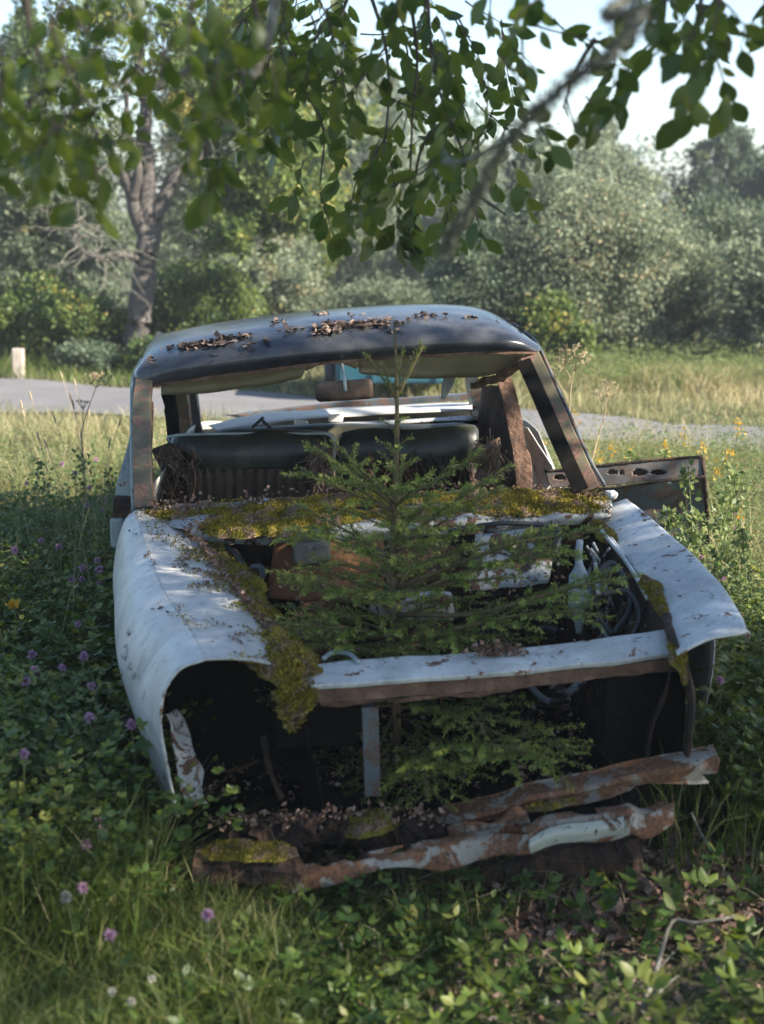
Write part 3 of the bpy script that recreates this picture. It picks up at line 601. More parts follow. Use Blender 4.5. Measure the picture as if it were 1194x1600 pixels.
def strands(cx, cy, d, rx, ry, n, parent, mat):
    mb = MB()
    for k in range(n):
        s = P(cx+random.gauss(0, rx), cy+random.gauss(0, ry), d+random.uniform(-.03, .02)); q = [s]; v = np.array([random.gauss(0, .35), random.gauss(0, .2), -1.])
        for j in range(5): v = v+rng.normal(0, .35, 3); v /= np.linalg.norm(v); q.append(q[-1]+v*random.uniform(.012, .03))
        mb.tube(q, [.0028*(1-j/7) for j in range(6)], 4, False)
    o = mb.build('torn_stuffing', mat, parent, True); o['kind'] = 'stuff'
strands(268, 735, 5.53, 12, 24, 40, s1, M['torn']); strands(502, 720, 5.54, 8, 16, 45, s1, M['torn']); strands(765, 705, 5.55, 12, 14, 70, s2, M['torn']); strands(640, 730, 5.55, 60, 12, 160, s2, M['rust']); strands(300, 715, 5.53, 14, 10, 16, s1, M['rust_bright'])
# rear seat, parcel shelf, rear window surround
s3, rows, *_ = seat(330, 740, 668, 6.55, 'dark rear seat back')
def strip(name, top, bot, mat, thick=.004, disp=.005, ragged=0, nu=40):
    return surf(name, [PP(top), PP(bot)], nu, 6, mat, car, thick, disp, 7, ragged=ragged)[0]
strip('parcel_shelf', [(325,664,7.15),(400,648,7.2),(480,641,7.22),(620,633,7.24),(738,628,7.25)], [(340,673,6.8),(400,664,6.82),(480,655,6.84),(620,646,6.85),(738,641,6.86)], M['white'])
strip('parcel_shelf', [(345,678,6.75),(400,673,6.76),(480,664,6.77),(620,656,6.78),(738,650,6.79)], [(345,684,6.7),(400,679,6.7),(480,670,6.7),(620,662,6.7),(738,656,6.7)], M['white_dirty'])
strip('shelf_trim', [(345,684,6.7),(480,670,6.7),(620,662,6.7),(748,656,6.7)], [(345,720,6.7),(480,712,6.7),(620,705,6.7),(748,700,6.7)], M['dark'])
for x, y, d in ((470,662,6.8),(524,652,6.8),(386,672,6.8)):
    mb = MB(); mb.box(P(x, y, d), (.06, .05, .03), jit=.004); mb.build('shelf_bracket', M['white'], car)
mb = MB(); mb.sweep(cr(line((372,652,7.26),(430,645,7.3),(500,637,7.32),(560,630,7.33),(640,626,7.34),(735,619,7.35)), 30), [(-.03,-.012),(.03,-.012),(.03,.016),(-.03,.016)], jit=.004); mb.build('rear_window_frame', M['blue_grey'], car)
mb = MB(); mb.box(P(403, 660, 6.6), (.07, .02, .014), rz=0, ax=(np.array([.75, 0, .66]), np.array([0, 1, 0]), np.array([-.66, 0, .75]))); mb.box(P(418, 664, 6.6), (.06, .02, .014), ax=(np.array([.75, 0, -.66]), np.array([0, 1, 0]), np.array([.66, 0, .75]))); mb.build('hinge', M['rubber'], car)
# door and rear pillars
def pillar(name, pts, w, t, mat, jit=.004, bev=.002):
    mb = MB(); mb.sweep(cr(PP(pts), 12), [(-w,-t),(-w*.3,-t*1.3),(-w*.2,-t*.4),(w*.4,-t*.4),(w*.5,-t*1.2),(w,-t),(w,t),(-w,t)], up=(0, -1, .2), jit=jit); return mb.build(name, mat, car)
pillar('door_pillar', [(262,610,6.1),(268,640,6.08),(272,690,6.05),(276,790,6.0)], .026, .02, M['dark'], .008)
pillar('door_pillar', [(786,590,6.1),(796,620,6.08),(806,670,6.05),(816,735,6.0),(822,800,5.95)], .030, .02, M['rust_bright'])
pillar('rear_pillar', [(281,600,6.85),(287,640,6.95),(294,700,7.05)], .03, .03, M['pillar'])
pillar('rear_pillar', [(296,600,7.0),(302,640,7.1),(308,690,7.15)], .03, .03, M['blue_grey'])
pillar('rear_pillar', [(735,580,7.0),(742,620,7.1),(748,665,7.2)], .03, .03, M['blue_grey'])
surf('quarter_trim', [line((752,602,6.9),(775,600,6.5),(792,610,6.25)), line((748,650,6.9),(778,640,6.5),(800,660,6.25)), line((750,700,6.8),(785,700,6.45),(806,720,6.2)), line((752,800,6.8),(785,800,6.45),(812,790,6.2))], 14, 22, M['rust'], car, .004, .02, 8)
surf('door_frame_panel', [line((808,690,6.05),(820,695,6.05)), line((812,720,6.0),(828,718,6.0)), line((815,790,5.95),(834,785,5.95))], 10, 14, M['rust_bright'], car, .004, .012, 12)
# rear quarter panels, deck and doors so that the wreck is whole from the side
q0 = line((822,668,6.35),(838,690,6.25),(866,738,6.15),(846,770,6.1)); 
surf('rear_quarter', [line((818,668,6.45),(826,700,6.40),(838,745,6.32),(844,772,6.28)), line((824,668,6.35),(838,690,6.30),(868,742,6.2),(846,775,6.15))], 16, 10, M['white'], car, .004, .003)
rq = [P(868, 742, 6.2), np.array([.73, 7.0, .70]), np.array([.64, 7.8, .62]), np.array([.55, 8.5, .50])]
surf('rear_quarter', [rq, [p+np.array([.06, 0, -.18]) for p in rq], [np.array([p[0]+.0, p[1], .14]) for p in rq]], 24, 12, M['white'], car, .004, .006, holes=lambda u, v, p: math.hypot(p[1]-7.5, p[2]-.1) < .32)
lq = [P(196, 812, 4.84), np.array([-.84, 5.6, .74]), np.array([-.90, 6.5, .72]), np.array([-.92, 7.4, .66]), np.array([-.88, 8.5, .50])]
surf('body_side', [lq, [p+np.array([-.04, 0, -.2]) for p in lq], [np.array([p[0]+.02, p[1], .12]) for p in lq]], 60, 14, M['white'], car, .004, .006, holes=lambda u, v, p: math.hypot(p[1]-7.5, p[2]-.1) < .32)
surf('boot_lid', [[np.array([-.8, 7.38, .70]), np.array([-.1, 7.38, .745]), np.array([.62, 7.38, .74])], [np.array([-.82, 8.0, .60]), np.array([-.15, 8.0, .63]), np.array([.58, 8.0, .62])], [np.array([-.84, 8.5, .50]), np.array([-.15, 8.52, .52]), np.array([.55, 8.5, .51])], [np.array([-.84, 8.56, .2]), np.array([-.15, 8.6, .2]), np.array([.55, 8.56, .2])]], 24, 24, M['white_dirty'], car, .004, .006)
surf('floor_pan', [[np.array([-.78, 4.85, .1]), np.array([0, 4.85, .14]), np.array([.75, 4.95, .1])], [np.array([-.85, 8.4, .12]), np.array([-.15, 8.4, .14]), np.array([.5, 8.4, .12])]], 20, 20, M['rust'], car, .004, .02)
# hinge post outside the left pillar
surf('hinge_post', [line((212,640,5.15),(218,640,5.15)), line((200,700,5.08),(220,700,5.08)), line((184,755,5.02),(222,755,5.02)), line((180,785,5.0),(222,785,5.0))], 8, 14, M['grey'], car, .012, .004)
mb = MB(); mb.box(P(197, 798, 4.93), (.09, .04, .10), jit=.003); mb.build('door_hinge', M['rust'], car, bevel=.006)
mb = MB(); mb.box(P(184, 832, 4.90), (.045, .05, .10), jit=.002); mb.build('door_edge', M['grey'], car, bevel=.008)

# ------------------------------------------------------------------ moss, lichen and litter on the wreck
def moss(name, path, hw, ht, parent=car, n=90, m=13, fuzz=9000, size=.008, seed=0.0, hang=None):
    c = cr([np.append(P(*p), w) for p, w in zip(path, hw)], n)
    V = []; nn = []
    for i, q in enumerate(c):
        t = (c[min(i+1, n-1)]-c[max(i-1, 0)])[:3]; t /= np.linalg.norm(t)+1e-9
        a = np.cross(t, np.array([0, 0, 1.])); a /= np.linalg.norm(a)+1e-9; up = np.cross(a, t)
        if up[2] < 0: up = -up
        e = min(1, 4*min(i, n-1-i)/n+.25)
        for k in range(m):
            u = k/(m-1)*2-1
            w = q[3]*(1+.55*nz(q, 11, seed+(4 if u > 0 else 9))+.3*nz(q, 31, seed+(2 if u > 0 else 7)))*e
            h = ht*(max(0, 1-u*u)**.5)*(.75+.6*nz(q[:3]+a*w*u, 16, seed)+.35*nz(q[:3]+a*w*u, 45, seed))*e-.003
            p = q[:3]+a*w*u+up*h
            V.append(p); nn.append(up)
    V = np.array(V).reshape(n, m, 3)
    Fq = [(i*m+k, i*m+k+1, (i+1)*m+k+1, (i+1)*m+k) for i in range(n-1) for k in range(m-1)]
    rnd0 = rng.uniform(.2, .7, len(Fq))
    ii = rng.uniform(0, n-1.001, fuzz); kk = rng.uniform(0, m-1.001, fuzz); i0 = ii.astype(int); k0 = kk.astype(int); fi = (ii-i0)[:, None]; fk = (kk-k0)[:, None]
    C = V[i0, k0]*(1-fi)*(1-fk)+V[i0+1, k0]*fi*(1-fk)+V[i0, k0+1]*(1-fi)*fk+V[i0+1, k0+1]*fi*fk
    Vd, Fd = diamonds(C, rng.uniform(.5, 1.5, fuzz)*size, .35, up_bias=1.2)
    base = V.reshape(-1, 3)
    VV = np.concatenate([base, Vd]); FF = np.concatenate([np.array(Fq), Fd+len(base)])
    rr = np.concatenate([rnd0, rng.beta(2, 2, fuzz)])
    return mk(name, VV, FF, M['moss'], parent, True, rnd=rr)
moss('moss', [(312,838,4.78),(330,868,4.62),(352,905,4.4),(374,945,4.18),(402,990,3.95),(436,1030,3.74),(462,1062,3.64),(474,1090,3.60)], [.065,.075,.08,.09,.10,.10,.08,.05], .05, fuzz=26000, seed=1)
moss('moss', [(425,1005,3.82),(452,1045,3.63),(466,1078,3.60),(466,1110,3.59),(458,1140,3.60)], [.06,.07,.06,.05,.03], .04, fuzz=14000, size=.013, seed=2)
moss('moss', [(228,802,4.79),(270,805,4.78),(320,803,4.78),(380,796,4.8)], [.02,.03,.03,.03], .02, fuzz=6000, seed=3)
moss('moss', [(310,828,4.68),(370,826,4.66),(430,822,4.67),(500,815,4.70),(580,806,4.74)], [.09,.12,.12,.11,.09], .055, fuzz=24000, seed=4)
moss('moss', [(350,798,4.80),(450,790,4.84),(560,784,4.87),(660,780,4.89),(760,778,4.9)], [.05,.07,.07,.06,.05], .028, fuzz=16000, seed=5)
moss('moss', [(700,800,4.80),(780,794,4.84),(850,797,4.84),(900,799,4.84),(950,797,4.86)], [.06,.09,.09,.08,.05], .04, fuzz=22000, seed=6)
moss('moss', [(760,778,4.92),(830,776,4.94),(900,778,4.94)], [.04,.05,.03], .03, fuzz=8000, seed=7)
moss('moss', [(560,812,4.74),(640,806,4.77),(720,802,4.79)], [.05,.06,.05], .035, fuzz=10000, seed=15)
moss('moss', [(925,812,4.80),(945,835,4.66),(958,850,4.58)], [.02,.03,.015], .02, fuzz=3000, seed=8)
moss('moss', [(1005,900,4.22),(1018,920,4.12),(1030,945,3.98),(1040,970,3.88)], [.015,.03,.02,.015], .02, fuzz=4000, seed=9)
moss('moss', [(1052,1000,3.72),(1062,1030,3.62),(1070,1070,3.61)], [.015,.02,.01], .015, fuzz=2500, seed=10)
moss('moss', [(308,1336,3.43),(360,1334,3.43),(420,1332,3.43),(462,1334,3.44)], [.03,.045,.04,.03], .03, fuzz=7000, seed=11)
moss('moss', [(540,1306,3.56),(580,1290,3.57),(620,1292,3.57)], [.03,.06,.03], .04, fuzz=4000, seed=12)
moss('moss', [(820,1264,3.545),(860,1258,3.54),(910,1250,3.53)], [.01,.02,.01], .012, fuzz=1200, seed=13)
def flakes(name, C, nrm_up, size, mat, parent, ratio=.7, kind='stuff', flat=.5):
    n = len(C); d = rng.normal(0, 1, (n, 3)); d[:, 2] *= flat; d /= np.linalg.norm(d, axis=1)[:, None]
    w = rng.normal(0, 1, (n, 3)); w[:, 2] *= flat; w -= (w*d).sum(1)[:, None]*d; w /= np.linalg.norm(w, axis=1)[:, None]
    V, Fq = diamonds(np.asarray(C), rng.uniform(.5, 1.4, n)*size, ratio, d=d, w=w)
    o = mk(name, V, Fq, mat, parent, False, rnd=rng.beta(2, 2, n)); 
    if kind: o['kind'] = kind
    return o
def on_roof(x, y):
    """point of the roof mesh nearest to a picture position"""
    return None
RFf = RF.reshape(-1, 3); rpx, rpy, rdep = proj(RFf)
nv, nu = RF.shape[:2]
vis = np.zeros(len(RFf), bool); jj = np.arange(len(RFf))//nu; vis[(jj > 14) & (jj < 52)] = True
pts = []
def lich(cx, cy, rx, ry, n, ang=-6):
    for _ in range(n):
        a = random.random()*2*math.pi; r = math.sqrt(random.random()); ca, sa = math.cos(R(ang)), math.sin(R(ang))
        x = r*math.cos(a)*rx; y = r*math.sin(a)*ry; X = cx+x*ca-y*sa; Y = cy+x*sa+y*ca
        dd = (rpx-X)**2+((rpy-Y)*1.5)**2; dd[~vis] = 1e9; k = int(dd.argmin())
        if dd[k] > 150: continue
        p = RFf[k]+np.array([random.uniform(-.008, .008), random.uniform(-.02, .02), .004+random.random()*.006])
        if nz(p, 22, 3) > -.12 or n < 30: pts.append(p)
lich(330, 537, 50, 6, 420, -8); lich(520, 513, 34, 6, 300, -4); lich(590, 507, 45, 4.5, 340, -4); lich(540, 517, 50, 5, 160); lich(455, 517, 12, 2.5, 40); lich(380, 528, 12, 3, 30); lich(416, 534, 5, 2, 10); lich(392, 540, 7, 3, 12)
lich(670, 495, 22, 2.2, 50, 0); lich(737, 498, 10, 2, 20, 0); lich(790, 502, 14, 3, 40, 15); lich(812, 515, 12, 4, 40, 40); lich(238, 566, 5, 4, 12, -40); lich(262, 545, 8, 2, 10); lich(435, 505, 10, 2, 12); lich(500, 493, 10, 2, 10); lich(552, 494, 8, 2, 8); lich(618, 520, 6, 2, 8); lich(335, 560, 3, 2, 4)
for p0 in list(pts)[::3]: pts.append(p0+rng.normal(0, .006, 3)*[1, 1, .3])
flakes('lichen', pts, 1, .022, M['lichen'], roof, .8, flat=.16)
# debris on the white fender and the cowl
pts = []
FLf = FL.reshape(-1, 3); fx, fy, _ = proj(FLf)
for (cx, cy, rx, ry, n, ang) in ((235,805,12,3,16,0),(285,840,14,4,18,0),(245,838,10,3,10,-20),(232,868,10,4,14,-30),(238,882,8,6,12,-30),(286,880,14,5,36,-20),(295,890,10,5,20,0),(308,892,6,3,10,0),(252,950,8,5,10,-45),(266,960,6,3,8,0),(318,918,18,5,36,0),(335,912,10,6,20,0),(350,980,14,3,10,10),(372,1000,14,10,44,30),(300,870,12,6,30,0),(340,1000,10,3,0,0),(208,835,6,3,4,0),(270,815,14,3,16,0)):
    for _ in range(n):
        a = random.random()*2*math.pi; r = math.sqrt(random.random()); ca, sa = math.cos(R(ang)), math.sin(R(ang)); x = r*math.cos(a)*rx; y = r*math.sin(a)*ry
        X = cx+x*ca-y*sa; Y = cy+x*sa+y*ca; k = int(((fx-X)**2+(fy-Y)**2).argmin()); p = FLf[k]
        pts.append(p+np.array([random.uniform(-.006, .006), random.uniform(-.012, .012), .004+.004*random.random()]))
flakes('leaf_litter', pts, 1, .013, M['lichen'], fl, .7, flat=.3)
mp_ = []
for _ in range(9000):
    j = random.randint(0, 47); i = min(59, int(abs(random.gauss(0, 9)))); q = FL[j, i]
    if nz(q, 9, 5) > -.05+i*.022: mp_.append(q+rng.normal(0, .006, 3)+[0, 0, .004])
flakes('moss', mp_, 1, .009, M['moss'], fl, .5, flat=1)
mp_ = []; CW = np.array([cr(r, 90) for r in cw])
for _ in range(12000):
    t = random.random()*89; r_ = random.random()*2.6; i = int(t); j = int(r_); q = CW[j, i]*(1-r_+j)+CW[j+1, i]*(r_-j)
    if nz(q, 8, 2) > -.18: mp_.append(q+rng.normal(0, .006, 3)+[0, 0, .006])
flakes('moss', mp_, 1, .010, M['moss'], car, .5, flat=1)
pts = []
for _ in range(2600):
    t = random.random(); x = 240+t*700; y = 801-28*t+random.gauss(0, 9)+5; d = 4.80+.14*t-(y-790)/600
    p = P(x, y, d)+np.array([0, 0, .012+.014*random.random()])
    if nz(p, 9, 6) > -.1: pts.append(p)
for _ in range(500):
    t = random.random(); x = 300+t*170; y = 835+t*t*60+t*170+random.gauss(0, 8); 
    pts.append(P(x, y, 4.72-t*1.08)+np.array([-.03, 0, .03]))
for _ in range(300):
    x = random.gauss(775, 22); y = 1020+random.gauss(0, 6); pts.append(P(x, y, 3.74)+np.array([0, 0, .012*random.random()]))
for _ in range(1500):
    x = random.uniform(-.5, .62); y = random.uniform(3.8, 4.7); pts.append(np.array([x, y, .10+random.random()*.06+.25*max(0, nz((x, y, 1), 4))]))
for _ in range(260):
    x = random.uniform(440, 940); pts.append(P(x, random.uniform(850, 1000), random.uniform(4.1, 4.5)))
flakes('leaf_litter', pts, 1, .017, M['litter'], car, .6, flat=.7)

flakes('leaf_litter', BEAMPTS, 1, .018, M['litter'], car, .6, flat=.7)
# ------------------------------------------------------------------ loose door lying in the weeds
dr = empty('loose_door', (1.02, 5.55, 0), 'rusty grey inner side of a loose car door propped in the weeds right of the wreck', 'car door')
dc = [line((852,738,5.62),(905,733,5.6),(960,727,5.58),(1030,720,5.56),(1098,715,5.54)), line((856,752,5.61),(905,748,5.59),(960,744,5.57),(1030,737,5.55),(1100,732,5.53)), line((862,762,5.60),(905,760,5.585),(960,758,5.565),(1030,750,5.545),(1101,742,5.525))]
slots = [(873,745,9,4),(998,737,12,5),(1026,737,12,4),(969,737,4,4),(955,737,9,3)]
def sh(u, v, p):
    x, y, _ = proj(p); x = x[0]; y = y[0]
    return any(((x-a)/c)**2+((y-b)/e)**2 < 1 for a, b, c, e in slots)
surf('door_rail', dc, 90, 16, M['door_in'], dr, .004, .003, 6, holes=sh)
surf('door_backing', [[p+np.array([0, .05, 0]) for p in dc[0]], [p+np.array([0, .05, 0]) for p in dc[2]]], 10, 6, M['dark'], dr, .003)
lo = [line((862,764,5.60),(905,763,5.58),(960,761,5.56),(1030,752,5.54),(1101,744,5.52)), line((870,800,5.63),(905,800,5.62),(960,800,5.60),(1030,795,5.58),(1104,785,5.56)), line((880,870,5.66),(905,880,5.65),(960,885,5.62),(1030,880,5.60),(1106,850,5.58))]
surf('door_skin', lo, 50, 26, M['blue_grey'], dr, .004, .008, 5, ragged=.5)
mb = MB(); mb.tube(cr([p+np.array([0, 0, .004]) for p in dc[0]], 40), [.006+.003*abs(nz((i*.7, 2, 1))) for i in range(40)], 6); mb.tube(cr([p+np.array([0, -.006, 0]) for p in lo[0]], 40), .006, 6)
mb.tube(line((1098,715,5.54),(1101,745,5.52),(1104,785,5.56),(1106,850,5.58)), .008, 6); mb.build('door_lip', M['rust'], dr, True)
# ------------------------------------------------------------------ young spruce in the engine bay
SP = empty('spruce_sapling', (P(617, 800, 4.15)[0], 4.15, 0), 'young spruce tree with a bare upright leader growing up through the engine bay', 'spruce')
def spruce():
    sx = P(617, 800, 4.15)[0]
    top = P(617, 503, 4.15)[2]
    stem = [np.array([sx+.006*math.sin(k*.7), 4.15+.004*math.sin(k), top*k/14]) for k in range(15)]
    mb = MB(); mb.tube(stem, [.014*(1-k/14)**.8+.0028 for k in range(15)], 8); mb.build('trunk', M['sprucebark'], SP, True)
    TW = []      # twigs: start, end, lift, needle length
    def br(z, az, L, rise, droop=0, nl=.017, dens=1):
        b = np.array([sx, 4.15, z]); dirh = np.array([math.cos(az), math.sin(az), 0])
        n = 10; pts = [b+dirh*L*k/n+np.array([0, 0, L*(rise*k/n-droop*(k/n)**2)]) for k in range(n+1)]
        return pts
    branches = []
    def whorl(z, n, L, rise, a0, droop=0, sub=True, jl=.2):
        for k in range(n):
            az = a0+2*math.pi*k/n+random.uniform(-.3, .3); branches.append((br(z+random.uniform(-.02, .02), az, L*random.uniform(1-jl, 1+jl), rise*random.uniform(.8, 1.2), droop), sub))
    zl = lambda y: P(617, y, 4.15)[2]
    whorl(zl(622), 5, .085, 1.5, .35, 0, False)
    whorl(zl(668), 3, .045, .6, 1.2, 0, False)
    whorl(zl(705), 4, .05, .45, .1, 0, False)
    whorl(zl(728), 3, .06, .5, 2.2, 0, False)
    whorl(zl(790), 6, .27, .68, .1, .05)
    whorl(zl(835), 4, .20, .55, .6, .05)
    whorl(zl(870), 6, .32, .50, .5, .08)
    whorl(zl(905), 5, .26, .42, .9, .08)
    whorl(zl(935), 7, .37, .38, .2, .12)
    whorl(zl(970), 5, .32, .30, .2, .12)
    whorl(zl(1000), 7, .38, .18, .9, .14)
    whorl(zl(1040), 6, .38, .10, .4, .18)
    whorl(zl(1110), 6, .40, .0, .1, .25); whorl(zl(1180), 6, .42, -.05, .5, .3)
    # the long limbs seen in the photograph
    b0 = lambda y: np.array([sx, 4.15, zl(y)])
    def limb(y0, *pp):
        branches.append((cr([b0(y0)]+PP(pp), 12), True))
    limb(800, (560,775,4.12), (500,750,4.1), (455,738,4.1)); limb(850, (690,800,4.1), (740,762,4.05), (800,728,4.0))
    limb(800, (560,765,4.2), (530,745,4.2)); limb(920, (720,880,4.1), (800,850,4.1), (870,838,4.1), (940,825,4.1))
    limb(940, (700,905,4.05), (780,880,4.0), (850,870,3.98), (905,862,3.95)); limb(960, (740,960,4.0), (850,930,3.95), (920,912,3.95), (975,905,3.92))
    limb(1000, (700,985,3.95), (790,965,3.9), (880,955,3.88), (930,962,3.85)); limb(880, (540,850,4.05), (490,838,4.0), (440,845,3.98))
    limb(950, (560,930,4.0), (490,905,3.95), (440,900,3.9)); limb(1000, (560,985,3.95), (500,980,3.9), (440,975,3.87)); limb(1030, (560,1015,3.9), (500,1010,3.86), (470,1015,3.83))
    limb(990, (640,1010,3.9), (660,1030,3.84)); limb(1010, (600,1020,3.9), (580,1040,3.84)); limb(1180, (700,1170,3.8), (770,1165,3.6), (840,1180,3.5), (865,1190,3.48))
    limb(1180, (690,1200,3.8), (740,1190,3.62), (785,1175,3.5)); limb(1170, (660,1190,3.8), (665,1210,3.65), (668,1250,3.55)); limb(1120, (700,1110,3.85), (740,1120,3.7), (760,1150,3.62))
    wood = MB(); ND = []; 
    def needles(pts, L, dens=230, fade=1):
        pts = np.array(pts); seg = np.linalg.norm(np.diff(pts, axis=0), axis=1); tot = seg.sum(); n = int(tot*dens*1.8)
        if n < 3: return
        s = rng.uniform(0, tot, n); cum = np.concatenate([[0], np.cumsum(seg)]); i = np.clip(np.searchsorted(cum, s)-1, 0, len(seg)-1); f = ((s-cum[i])/seg[i])[:, None]
        C = pts[i]*(1-f)+pts[i+1]*f; T = (pts[i+1]-pts[i])/seg[i][:, None]
        r = rng.normal(0, 1, (n, 3)); r[:, 2] = r[:, 2]*.75+.15; r -= (r*T).sum(1)[:, None]*T; r /= np.linalg.norm(r, axis=1)[:, None]
        d = T*.75+r; d /= np.linalg.norm(d, axis=1)[:, None]; w = np.cross(d, T); w /= np.linalg.norm(w, axis=1)[:, None]+1e-9
        tone = np.clip(.25+.45*(s/tot)**2+rng.normal(0, .13, n), 0, 1)
        ND.append((C, d, w, rng.uniform(.75, 1.1, n)*L, tone))
    for pts, sub in branches:
        L = sum(np.linalg.norm(pts[k+1]-pts[k]) for k in range(len(pts)-1))
        m = MB(); m.tube(pts, [.0018+.0035*(L/.4)*(1-k/len(pts)) for k in range(len(pts))], 5); o = m.build('branch', M['sprucebark'], SP, True)
        needles(pts[1 if not sub else 2:], .017)
        if sub:
            nt = int(L/.058); pts = np.array(pts)
            for j in range(nt):
                t = .18+.80*j/nt; k = min(int(t*(len(pts)-1)), len(pts)-2); b = pts[k]+(pts[k+1]-pts[k])*(t*(len(pts)-1)-k)
                T = pts[k+1]-pts[k]; T /= np.linalg.norm(T); side = np.cross(T, [0, 0, 1]); side /= np.linalg.norm(side); sg = 1 if j % 2 else -1
                l = L*.45*(1-t)**.7*random.uniform(.7, 1.2)+.03; dd = T*.8+side*sg*.75+np.array([0, 0, random.uniform(-.12, .2)]); dd /= np.linalg.norm(dd)
                tp = [b+dd*l*q/5+np.array([0, 0, -.10*l*(q/5)**2]) for q in range(6)]
                wood.tube(tp, [.0018-.0002*q for q in range(6)], 4, False); needles(tp, .016)
                if l > .13:
                    for q in (1, 2, 3):
                        s2 = np.cross(dd, [0, 0, 1]); s2 /= np.linalg.norm(s2); d3 = dd*.8+s2*(1 if q % 2 else -1)*.7; d3 /= np.linalg.norm(d3); l3 = l*.4*(1-q/6)
                        tq = [tp[q]+d3*l3*a/3 for a in range(4)]; needles(tq, .015)
    # leader needles
    needles([stem[k] for k in range(9, 15)], .010, 40); 
    needles([stem[-1]-np.array([0, 0, .012]), stem[-1]+np.array([0, 0, .01])], .010, 260)
    o = wood.build('twigs', M['sprucebark'], SP, True); o['kind'] = 'stuff'
    C, d, w, L, t = [np.concatenate([q[k] for q in ND]) for k in range(5)]
    V, Fq = diamonds(C, L, .26, d=d, w=w)
    o = mk('needles', V, Fq, M['needle'], SP, False, rnd=t); o['kind'] = 'stuff'
spruce()

# ------------------------------------------------------------------ meadow
def in_car(x, y):
    hw = np.where(y < 4.0, .62, .82); cx = .03-.05*(y-4)
    return (y > 3.55) & (y < 8.6) & (np.abs(x-cx) < hw)
def sample(n, x0, x1, y0, y1, dens=None, car_ok=False):
    """random ground positions inside a wedge a little wider than the view"""
    xs = []; ys = []; got = 0
    while got < n:
        x = rng.uniform(x0, x1, 2*n+50); y = rng.uniform(y0, y1, 2*n+50)
        k = (np.abs(x) < .36*y+1.0)
        if not car_ok: k &= ~in_car(x, y)
        if dens is not None: k &= rng.uniform(0, 1, len(x)) < dens(x, y)
        k &= (road_dist(x, y) > .02) if y1 > 8.5 else True
        xs.append(x[k]); ys.append(y[k]); got += k.sum()
    return np.concatenate(xs)[:n], np.concatenate(ys)[:n]
def grass(name, n, x0, x1, y0, y1, h, w, mat, lean=.35, dens=None, tone=0, car_ok=False, seg=3):
    x, y = sample(n, x0, x1, y0, y1, dens, car_ok); z = gz(x, y)-.01
    cl = .75+.35*np.sin(x*2.3+1)*np.sin(y*1.9)+.2*np.sin(x*7)*np.sin(y*6.1)
    H = rng.uniform(.45, 1, n)**.8*h*np.clip(cl, .4, 1.3)
    ln = rng.normal(0, lean, (n, 2))*H[:, None]+np.array([.06, -.03])*H[:, None]
    V, Fq, k = blades(np.stack([x, y, z], 1), H, ln, rng.uniform(.6, 1.2, n)*w, seg)
    r = np.clip(rng.beta(2, 2.5, n)+tone+.12*np.sin(x*1.3+y*2.1), 0, 1)
    return tag(mk(name, V, Fq, mat, None, True, rnd=np.repeat(r, k)), kind='stuff')
def herbs(name, n, per, x0, x1, y0, y1, h, size, mat, dens=None, ratio=.6, tone=0, spread=.05, nice=False, car_ok=False):
    """low leafy plants; every plant carries leaflets in threes at several heights"""
    x, y = sample(n, x0, x1, y0, y1, dens, car_ok); z = gz(x, y)
    hh = h*rng.uniform(.5, 1.1, n); lean = rng.normal(0, .25, (n, 2))
    i = np.repeat(np.arange(n), per); t = rng.uniform(.15, 1, n*per)**.7
    a = rng.uniform(0, 2*math.pi, n*per); rr = spread*rng.uniform(.2, 1, n*per)*(1.3-t*.6)
    C = np.stack([x[i]+lean[i, 0]*hh[i]*t+np.cos(a)*rr, y[i]+lean[i, 1]*hh[i]*t+np.sin(a)*rr, z[i]+hh[i]*t], 1)
    j = np.repeat(np.arange(len(C)), 3); a3 = a[j]+np.tile([-1.0, 0, 1.0], len(C))+rng.normal(0, .15, len(j))
    d = np.stack([np.cos(a3), np.sin(a3), rng.normal(.1, .35, len(j))], 1); d /= np.linalg.norm(d, axis=1)[:, None]
    w = np.cross(d, np.array([0, 0, 1.])+rng.normal(0, .35, (len(j), 3))); w /= np.linalg.norm(w, axis=1)[:, None]
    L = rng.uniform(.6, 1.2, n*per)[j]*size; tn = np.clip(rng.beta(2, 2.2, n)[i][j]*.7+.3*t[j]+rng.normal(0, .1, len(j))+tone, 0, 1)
    if nice:
        V, Fq, k = nice_leaves(C[j], d, w, L, ratio); o = mk(name, V, Fq, mat, None, True, rnd=np.repeat(tn, k))
    else:
        V, Fq = diamonds(C[j], L, ratio, d=d, w=w); o = mk(name, V, Fq, mat, None, True, rnd=tn)
    return tag(o, kind='stuff')
fr_d = lambda x, y: np.clip(.35+.65*np.sin(x*3.1+2)*np.sin(y*2.7), .10, 1)*np.where(x < -.3, .45, 1)*np.where(x > .15, .55, 1)*np.where((y > 3.1) & (x > .3), .15, 1)
grass('meadow_grass', 9000, -2.2, 2.2, 2.2, 3.7, .16, .0028, M['grass'], .7, fr_d)
grass('meadow_grass', 17000, -2.2, -.2, 2.2, 3.5, .26, .0026, M['grass'], .6, None, .28)
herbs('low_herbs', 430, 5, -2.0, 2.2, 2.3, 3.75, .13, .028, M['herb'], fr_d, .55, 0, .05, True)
herbs('low_herbs', 130, 4, 0.0, 1.5, 2.4, 3.45, .14, .045, M['herb'], None, .5, .15, .05, True)
